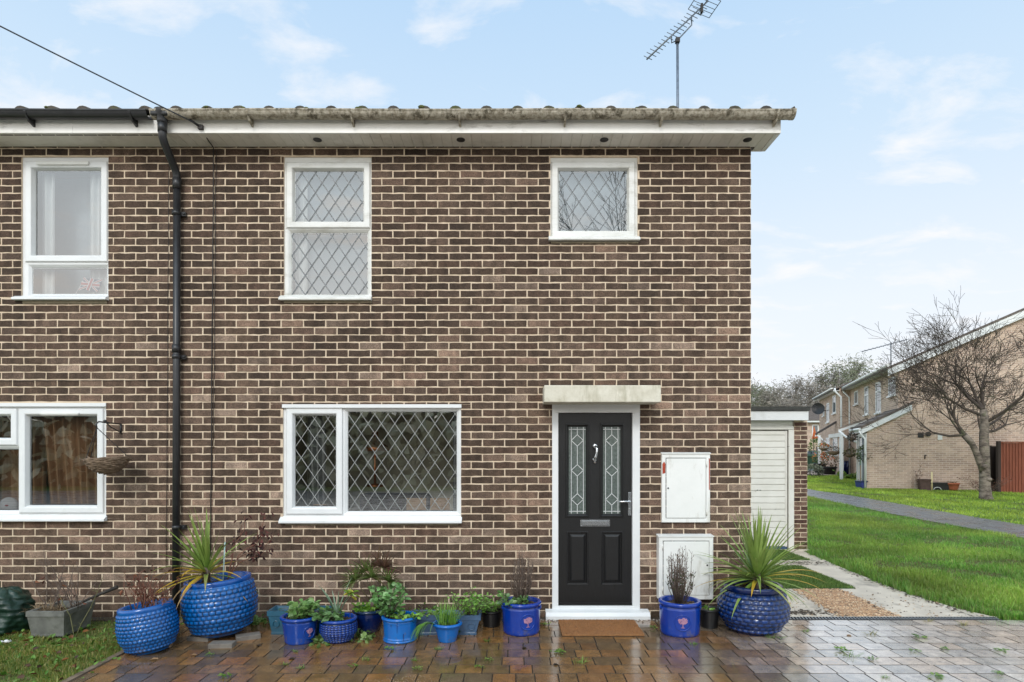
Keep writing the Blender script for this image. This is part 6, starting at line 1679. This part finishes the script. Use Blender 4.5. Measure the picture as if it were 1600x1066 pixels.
# wheelie bin and car
q = Vector((PX(1270,41),35,terrain(20,35)-.2)); t = thing('wheelie_bin','large green lidded bin in the far parking court','bin',q,(0,0,.2)); mb = MB(); mb.prism([(-.75,.15),(.75,.15),(.85,1.05),(-.85,1.05)],'y',-.45,.45); obj('bin_body', mb, m_bin, t, bev=.03)
mb = MB(); mb.prism([(-.5,1.06),(.5,1.06),(.42,1.22),(-.42,1.22)],'x',-.88,.88); obj('lid', mb, m_bin, t, bev=.02)
for x in (-.6,.6): mb = MB(); mb.tube([(x,-.35,.1),(x,-.28,.1)],.1,12); obj('wheel', mb, m_black, t)
def car(loc, rot):
    t = thing('parked_car','dark grey car parked behind the green bin','car',loc,(0,0,rot)); L = 4.1
    pr = [(-2.05,.35),(-2.0,.75),(-1.7,.85),(-1.15,.92),(-.55,1.38),(.6,1.45),(1.35,1.28),(1.9,.95),(2.05,.7),(2.05,.35)]
    mb = MB(); mb.prism(pr,'y',-.78,.78); obj('body', mb, m_carpaint, t, bev=.12, seg=3)
    mb = MB(); mb.poly([(-1.15,-.6,.95),(-1.15,.6,.95),(-.58,.55,1.36),(-.58,-.55,1.36)][::-1])
    for v in range(len(mb.v)): x,y,z = mb.v[v]; mb.v[v] = (x-.06,y,z+.04)
    obj('windscreen', mb, M_pane, t)
    for s in (-1,1):
        mb = MB(); mb.prism([(-.95,.95),(-.5,1.32),(.55,1.38),(1.2,1.2),(1.35,.98)],'y',s*.785,s*.79); obj('side_window', mb, M_pane, t)
        for x in (-1.3,1.3):
            mb = MB(); mb.tube([(x,s*.66,.32),(x,s*.86,.32)],.32,20); w = obj('wheel', mb, m_black, t)
            mb = MB(); mb.tube([(x,s*.862,.32),(x,s*.868,.32)],.19,16); obj('rim', mb, m_alu, w)
        mb = MB(); mb.sphere((-2.0,s*.55,.68),.12,8,sq=(.5,1.2,.6)); obj('headlight', mb, m_chrome, t)
car(Vector((PX(1277,46),40,.3)), 1.35)
# fence at the right
def fence(label, px0, px1, ytop, d, mat, step, name='timber_fence'):
    x0, x1 = PX(px0,d), PX(px1,d); y = d-6; zt = PZ(ytop,d); t = thing(name, label, 'fence', ((x0+x1)/2,y,terrain(x0,y)))
    mb = MB(); x = x0; i = 0
    while x < x1:
        xe = min(x+step,x1); mb.prism([(x,y),(xe+.01,y+.02),(xe+.01,y+.035),(x,y+.012)],'z',.15,zt+rnd(-.01,.01),jit((1,1,1,1),.15)); x = xe; i += 1
    obj('boards', mb, mat, t, t)
    mb = MB(); mb.box(x0,y-.02,zt,x1,y+.05,zt+.04); obj('capping', mb, mat, t, t)
    for xp in (x0-.05,): mb = MB(); mb.box(xp-.05,y-.03,.0,xp+.05,y+.07,zt+.06); obj('post', mb, m_fence_dark, t, t)
fence('red-brown close-boarded fence at the right edge beside the bare tree', 1563, 1720, 692, 21.2, m_fence, .11)
fence('dark narrow gate panel between the bare tree and the red-brown fence', 1549, 1562, 699, 21.6, m_fence_dark, .14, 'garden_gate')
q = at(1585,777); shrub('bare reddish low bush at the foot of the red-brown fence', Vector((q.x,14.6,.2)), 'bare_bush', 120, .75,.6,[S(92,60,50),S(110,76,62)],.05,.03,34,.65,lm=m_dead)
# terrace aerial
qa = TM @ Vector((1.2,6.0,5.3)); t = thing('tv_aerial','television aerial on the roof of the terrace across the green','aerial',qa)
mb = MB(); mb.tube([(0,0,0),(0,0,1.35)],.025,6); obj('mast', mb, m_alu, t); mb = MB(); mb.tube([(-1.2,.3,.95),(.7,-.1,1.45)],.02,5)
for k in range(12): p = Vector((-1.2,.3,.95)).lerp(Vector((.7,-.1,1.45)),k/11); mb.tube([p+Vector((-.05,-.2,-.06)),p+Vector((.05,.2,.06))],.01,4)
obj('boom', mb, m_alu, t)

# ---------------------------------------------------------------- trees
def branch(mb, p, d, L, r, depth, maxd, spread, up, segs=3, kids=(2,4), shrink=.72, rs=.62, minr=.004):
    pts = [p]; rad = [r]; q = p; dd = d
    for k in range(segs):
        dd = (dd + Vector((rnd(-1,1),rnd(-1,1),rnd(-1,1)))*.16 + Vector((0,0,up*.06))).normalized()
        q = q + dd*L/segs; pts.append(q); rad.append(max(minr, r*(1-(1-rs)*(k+1)/segs)))
    mb.tube(pts, rad, 8 if depth==0 else 6 if depth<2 else 4 if depth<4 else 3, cap=False)
    if depth >= maxd: return
    n = random.randint(*kids)
    for i in range(n):
        s = rnd(.35,1) if i else 1.0
        j = min(segs-1,int(s*segs)); base = pts[j].lerp(pts[j+1], s*segs-j) if s < 1 else pts[-1]
        a = rnd(0,6.28); o = dd.orthogonal().normalized(); o2 = dd.cross(o)
        sp = spread*rnd(.6,1.25)*(.5 if i==0 else 1)
        nd_ = (dd + (o*math.cos(a)+o2*math.sin(a))*sp + Vector((0,0,up*.15))).normalized()
        branch(mb, base, nd_, L*shrink*rnd(.75,1.15), max(minr,rad[min(j+1,segs)]*rnd(.62,.85)), depth+1, maxd, spread, up, segs, kids, shrink, rs, minr)
random.seed(77)
m_darktwig = M('dark_twig', S(54,45,40), S(80,69,60), 9, .9, stain=S(96,100,70), stain_scale=2, stain_lo=.56, stain_hi=.7)
m_bark = M('mottled_trunk', S(70,60,54), S(134,122,110), 4.5, .9, .9, lo=.38, hi=.6, stain=S(92,98,66), stain_scale=3, stain_lo=.56, stain_hi=.68, bscale=26, stretch=(1,1,2.2))
q, d = gpt_(1540, 781)
t = thing('bare_tree', 'bare winter tree with forked mottled trunk on the lawn in front of the gable', 'tree', q)
mb = MB(); tr = MB()
k = F/d   # px per metre
def tp(px,py,y=0): return Vector((PX(px,d)-q.x, y, PZ(py,d)-q.z))
tr.tube([tp(1541,783),tp(1540,776),tp(1539,760),tp(1538.5,735),tp(1538,705),tp(1537.5,680),tp(1539,660),tp(1536,640)],[.22,.17,.148,.14,.135,.125,.115,.09],12)
tr.tube([tp(1538,742),tp(1531,722),tp(1524,704),tp(1517,690),tp(1508,680)],[.10,.10,.09,.085,.07],10)
for pz in ((1534,729),(1541,749)):
    tr.sphere(tp(*pz)+Vector((0,-.13,0)),.07,10,sq=(1.2,.6,1))
obj('trunk', tr, m_bark, t)
forks = [((1508,680),(1478,676),.045),((1508,680),(1495,648),.05),((1514,686),(1508,640),.045),((1524,704),(1519,655),.04),((1537.5,676),(1580,664),.05),((1537.5,690),(1563,674),.035),((1539,660),(1548,610),.07),((1536,640),(1522,596),.06),((1537,650),(1500,622),.05),((1538,662),(1570,622),.055),((1539,668),(1596,640),.045),((1536,640),(1536,600),.05)]
for a,b,r in forks:
    y = rnd(-.9,.9); pa, pb = tp(*a), tp(*b,y); m = pa.lerp(pb,.5)+Vector((0,0,-.06))
    mb.tube([pa,m,pb],[r*.95,r*.8,r*.66],7,cap=False)
    dv = (pb-m).normalized()
    for _ in range(3):
        branch(mb, pb, (dv+Vector((rnd(-.7,.7),rnd(-.7,.7),rnd(-.25,.6)))).normalized(), rnd(.65,1.0), r*.42, 1, 6, .8, .25, 3, (2,3), .82, .55, .0052)
    branch(mb, m, (dv+Vector((rnd(-.8,.8),rnd(-.8,.8),.2))).normalized(), rnd(.5,.8), r*.4, 2, 6, .8, .2, 3, (2,3), .82, .55, .0052)
obj('branches', mb, m_darktwig, t)
# far belt of trees behind the terrace: each its own tree
random.seed(5)
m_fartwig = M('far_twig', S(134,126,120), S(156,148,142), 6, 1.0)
m_farleaf = leaf_mat('far_leaf', .9, .2)
def fartree(px, ytop, dist, wpx, label, green, n=2000):
    X, Y = PX(px,dist), dist-6; z0 = .1; hgt = PZ(ytop,dist)-z0; rw = wpx/F*dist/2
    t = thing('far_tree', label, 'tree', (X,Y,z0), group='trees on the skyline behind the terrace')
    mb = MB(); mb.tube([(0,0,0),(rnd(-.2,.2),0,hgt*.45),(rnd(-.4,.4),0,hgt*.85)],[.22,.16,.06],6)
    lf = MB(); cl = []
    for i in range(34):
        a = rnd(0,6.28); f = rnd(.30,.97); rr = rw*(1-.75*max(0,f-.5)*1.7)*rnd(.25,1); b = Vector((0,0,hgt*(f-.14))); e = Vector((rr*math.cos(a),rr*math.sin(a),hgt*f)); mb.tube([b,b.lerp(e,.5)+Vector((0,0,-.1)),e],[.07,.05,.02],4,cap=False); cl.append(e)
        for k in range(14):
            o = b.lerp(e,rnd(.4,1)); w = Vector((rnd(-1,1),rnd(-1,1),rnd(-.1,1.2)))*hgt*.07; mb.tube([o,o+w],.018,3,cap=False)
    obj('trunk', mb, m_fartwig, t)
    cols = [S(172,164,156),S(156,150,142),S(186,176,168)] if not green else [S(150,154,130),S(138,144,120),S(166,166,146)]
    for c in cl:
        for _ in range(n//34):
            v = Vector((random.gauss(0,1),random.gauss(0,1),random.gauss(0,.6)))*hgt*.075
            lf.leaf(c+v,(rnd(-1,1),rnd(-1,1),rnd(-.3,1)),rnd(.28,.6),rnd(.02,.05) if not green else rnd(.03,.07),jit(random.choice(cols),.2))
    obj('crown', lf, m_farleaf, t)
for px,yt,ds,w,l,g in ((1168,600,74,60,'bare brown tree on the skyline nearest the house corner',False),(1192,606,70,50,'greenish bare tree on the skyline just right of the house corner',True),(1218,601,72,52,'brown bare tree on the skyline above the garage roof, left half',False),(1243,594,76,54,'taller brown bare tree on the skyline above the garage roof, right half',False),(1263,600,68,44,'brown bare tree on the skyline above the right end of the garage',False),(1287,584,72,52,'brown bare tree on the skyline left of the tallest one',False),(1312,562,70,62,'tallest tree on the skyline behind the terrace gutter',True),(1336,560,74,64,'tall ivy-covered tree on the skyline right of the tallest one',True),(1352,600,66,60,'lower greyish tree just above the terrace gutter',False),(1298,604,66,60,'lower greyish tree between the two tallest ones and the far house',False),(1205,612,66,60,'lower greyish tree above the garage roof near the house corner',False),(1362,580,78,60,'bare tree on the skyline half hidden by the terrace roof',False),(1230,625,60,70,'low bushy tree behind the garage roof',False),(1285,622,62,60,'low bushy tree behind the far tiled roof',False)):
    fartree(px,yt,ds,w,l,g)
# hedge added across the road, paled to brighten its reflection in the lower windows
mb = MB(); random.seed(9)
for _ in range(2600):
    x = rnd(-34,34); z = 4.6*rnd(0,1)**.8*(1+.3*mnoise.noise((x*.2,0,0))); y = -21+rnd(-1,1)
    mb.leaf((x,y,z),(rnd(-1,1),rnd(-1,1),rnd(-1,1)),rnd(.5,.9),rnd(.3,.5),jit(random.choice([S(178,176,152),S(190,188,164),S(162,162,138),S(196,188,168)]),.2))
mb.box(-36,-22.6,0,36,-22.2,3.6,S(70,70,58))
tag(obj('reflection_hedge', mb, m_leaf), 'unseen pale hedge added across the road for the window reflections', 'hedge', kind='stuff')
random.seed(14)
t = thing('street_tree', 'bare tree across the road mirrored in the right end of the square upstairs window', 'tree', (5.5,-19,0))
mb = MB(); branch(mb, Vector((0,0,0)), Vector((.02,0,1)), 5.0, .26, 0, 6, .6, .5, 4, (2,4), .79, .65, .012); obj('branches', mb, m_twig, t)

# ---------------------------------------------------------------- light, sky, camera
SUN_EL, SUN_AZ = R(38), R(-171)     # azimuth: direction the light comes FROM, measured from +Y toward +X
sd = Vector((math.sin(SUN_AZ)*math.cos(SUN_EL), math.cos(SUN_AZ)*math.cos(SUN_EL), math.sin(SUN_EL)))
sun = bpy.data.lights.new('sun', 'SUN'); sun.energy = 1.5; sun.angle = R(14); sun.color = (1,.96,.90)
so = bpy.data.objects.new('sun', sun); COL.objects.link(so); so.rotation_euler = (-sd).to_track_quat('-Z','Y').to_euler(); so.location = (0,0,30)
w = bpy.data.worlds.new('World'); SC.world = w; w.use_nodes = True
nt = w.node_tree; bg = nt.nodes['Background']; bg.inputs['Strength'].default_value = .10
sky = nd(nt,'ShaderNodeTexSky'); sky.sky_type = 'NISHITA'; sky.sun_disc = False; sky.sun_elevation = SUN_EL; sky.sun_rotation = SUN_AZ
sky.air_density = 1.0; sky.dust_density = 1.5; sky.ozone_density = 1.2
tc = nd(nt,'ShaderNodeTexCoord'); sp = nd(nt,'ShaderNodeSeparateXYZ'); nt.links.new(tc.outputs['Generated'], sp.inputs[0])
def mth(op, a, b=None, clamp=False):
    m = nd(nt,'ShaderNodeMath',operation=op,use_clamp=clamp)
    for i,v in enumerate((a,b)):
        if v is None: continue
        if isinstance(v,(int,float)): m.inputs[i].default_value = v
        else: nt.links.new(v, m.inputs[i])
    return m.outputs[0]
zc = mth('MAXIMUM', sp.outputs['Z'], 0.0); den = mth('ADD', zc, .18)
cx_ = mth('DIVIDE', sp.outputs['X'], den); cy_ = mth('DIVIDE', sp.outputs['Y'], den)
cv = nd(nt,'ShaderNodeCombineXYZ'); nt.links.new(cx_, cv.inputs[0]); nt.links.new(cy_, cv.inputs[1])
mp = nd(nt,'ShaderNodeMapping'); nt.links.new(cv.outputs[0], mp.inputs[0]); mp.inputs['Scale'].default_value = (1.0,1.5,1); mp.inputs['Location'].default_value = (3.1,1.7,0)
n1 = nd(nt,'ShaderNodeTexNoise'); n1.inputs['Scale'].default_value = 3.6; n1.inputs['Detail'].default_value = 9; n1.inputs['Roughness'].default_value = .58; n1.inputs['Distortion'].default_value = .35
nt.links.new(mp.outputs[0], n1.inputs['Vector'])
cm = ramp(nt, n1.outputs['Fac'], .52, .72)
el = nd(nt,'ShaderNodeMapRange'); nt.links.new(zc, el.inputs['Value']); el.inputs['From Min'].default_value = 0; el.inputs['From Max'].default_value = .62
hz = nd(nt,'ShaderNodeValToRGB'); nt.links.new(el.outputs[0], hz.inputs['Fac'])
e = hz.color_ramp.elements; K = 10.0
def sc_(c, k=1): return (c[0]*k, c[1]*k, c[2]*k, 1)
e[0].position = 0; e[0].color = S(247,248,250); e[1].position = 1; e[1].color = S(184,215,245)
m_ = e.new(.35); m_.color = S(234,242,251)
m2 = e.new(.7); m2.color = S(206,228,248)
def scale(col, k):
    v = nd(nt,'ShaderNodeVectorMath',operation='SCALE'); nt.links.new(col, v.inputs[0]); v.inputs['Scale'].default_value = k; return v.outputs[0]
haze = scale(hz.outputs['Color'], 10.9)
base = mixc(nt, .95, sky.outputs['Color'], haze)
cl = nd(nt,'ShaderNodeRGB'); cl.outputs[0].default_value = S(250,250,252)
cloud = scale(cl.outputs[0], 10.4)
cmf = mth('MULTIPLY', cm.outputs['Color'], .85)
mixd = mixc(nt, cmf, base, cloud)
# the half of the sky behind the viewpoint, round the veiled sun, is brighter
dt = nd(nt,'ShaderNodeVectorMath',operation='DOT_PRODUCT'); nt.links.new(tc.outputs['Generated'], dt.inputs[0]); dt.inputs[1].default_value = tuple(sd)
gr = nd(nt,'ShaderNodeMapRange'); nt.links.new(dt.outputs['Value'], gr.inputs['Value']); gr.inputs['From Min'].default_value = -.1; gr.inputs['From Max'].default_value = 1; gr.inputs['To Min'].default_value = 1.0; gr.inputs['To Max'].default_value = 1.0; gr.inputs['To Min'].default_value = 0.0
warm = mixc(nt, gr.outputs[0], (1,1,1,1), (2.35,2.15,1.92,1))
vm = nd(nt,'ShaderNodeVectorMath',operation='MULTIPLY'); nt.links.new(mixd, vm.inputs[0]); nt.links.new(warm, vm.inputs[1])
nt.links.new(vm.outputs[0], bg.inputs['Color'])
cam = bpy.data.cameras.new('camera'); co = bpy.data.objects.new('camera', cam); COL.objects.link(co)
co.location = (0,-CAMD,H); co.rotation_euler = (R(90),0,0); cam.sensor_width = 36; cam.lens = 36*F/1600; cam.shift_y = (HZ-533)/1600; cam.clip_end = 3000; cam.clip_start = .05
SC.camera = co
SC.view_settings.view_transform = 'Standard'; SC.view_settings.look = 'None'; SC.view_settings.exposure = 0; SC.view_settings.gamma = 1
SC.cycles.max_bounces = 8; SC.cycles.transparent_max_bounces = 16
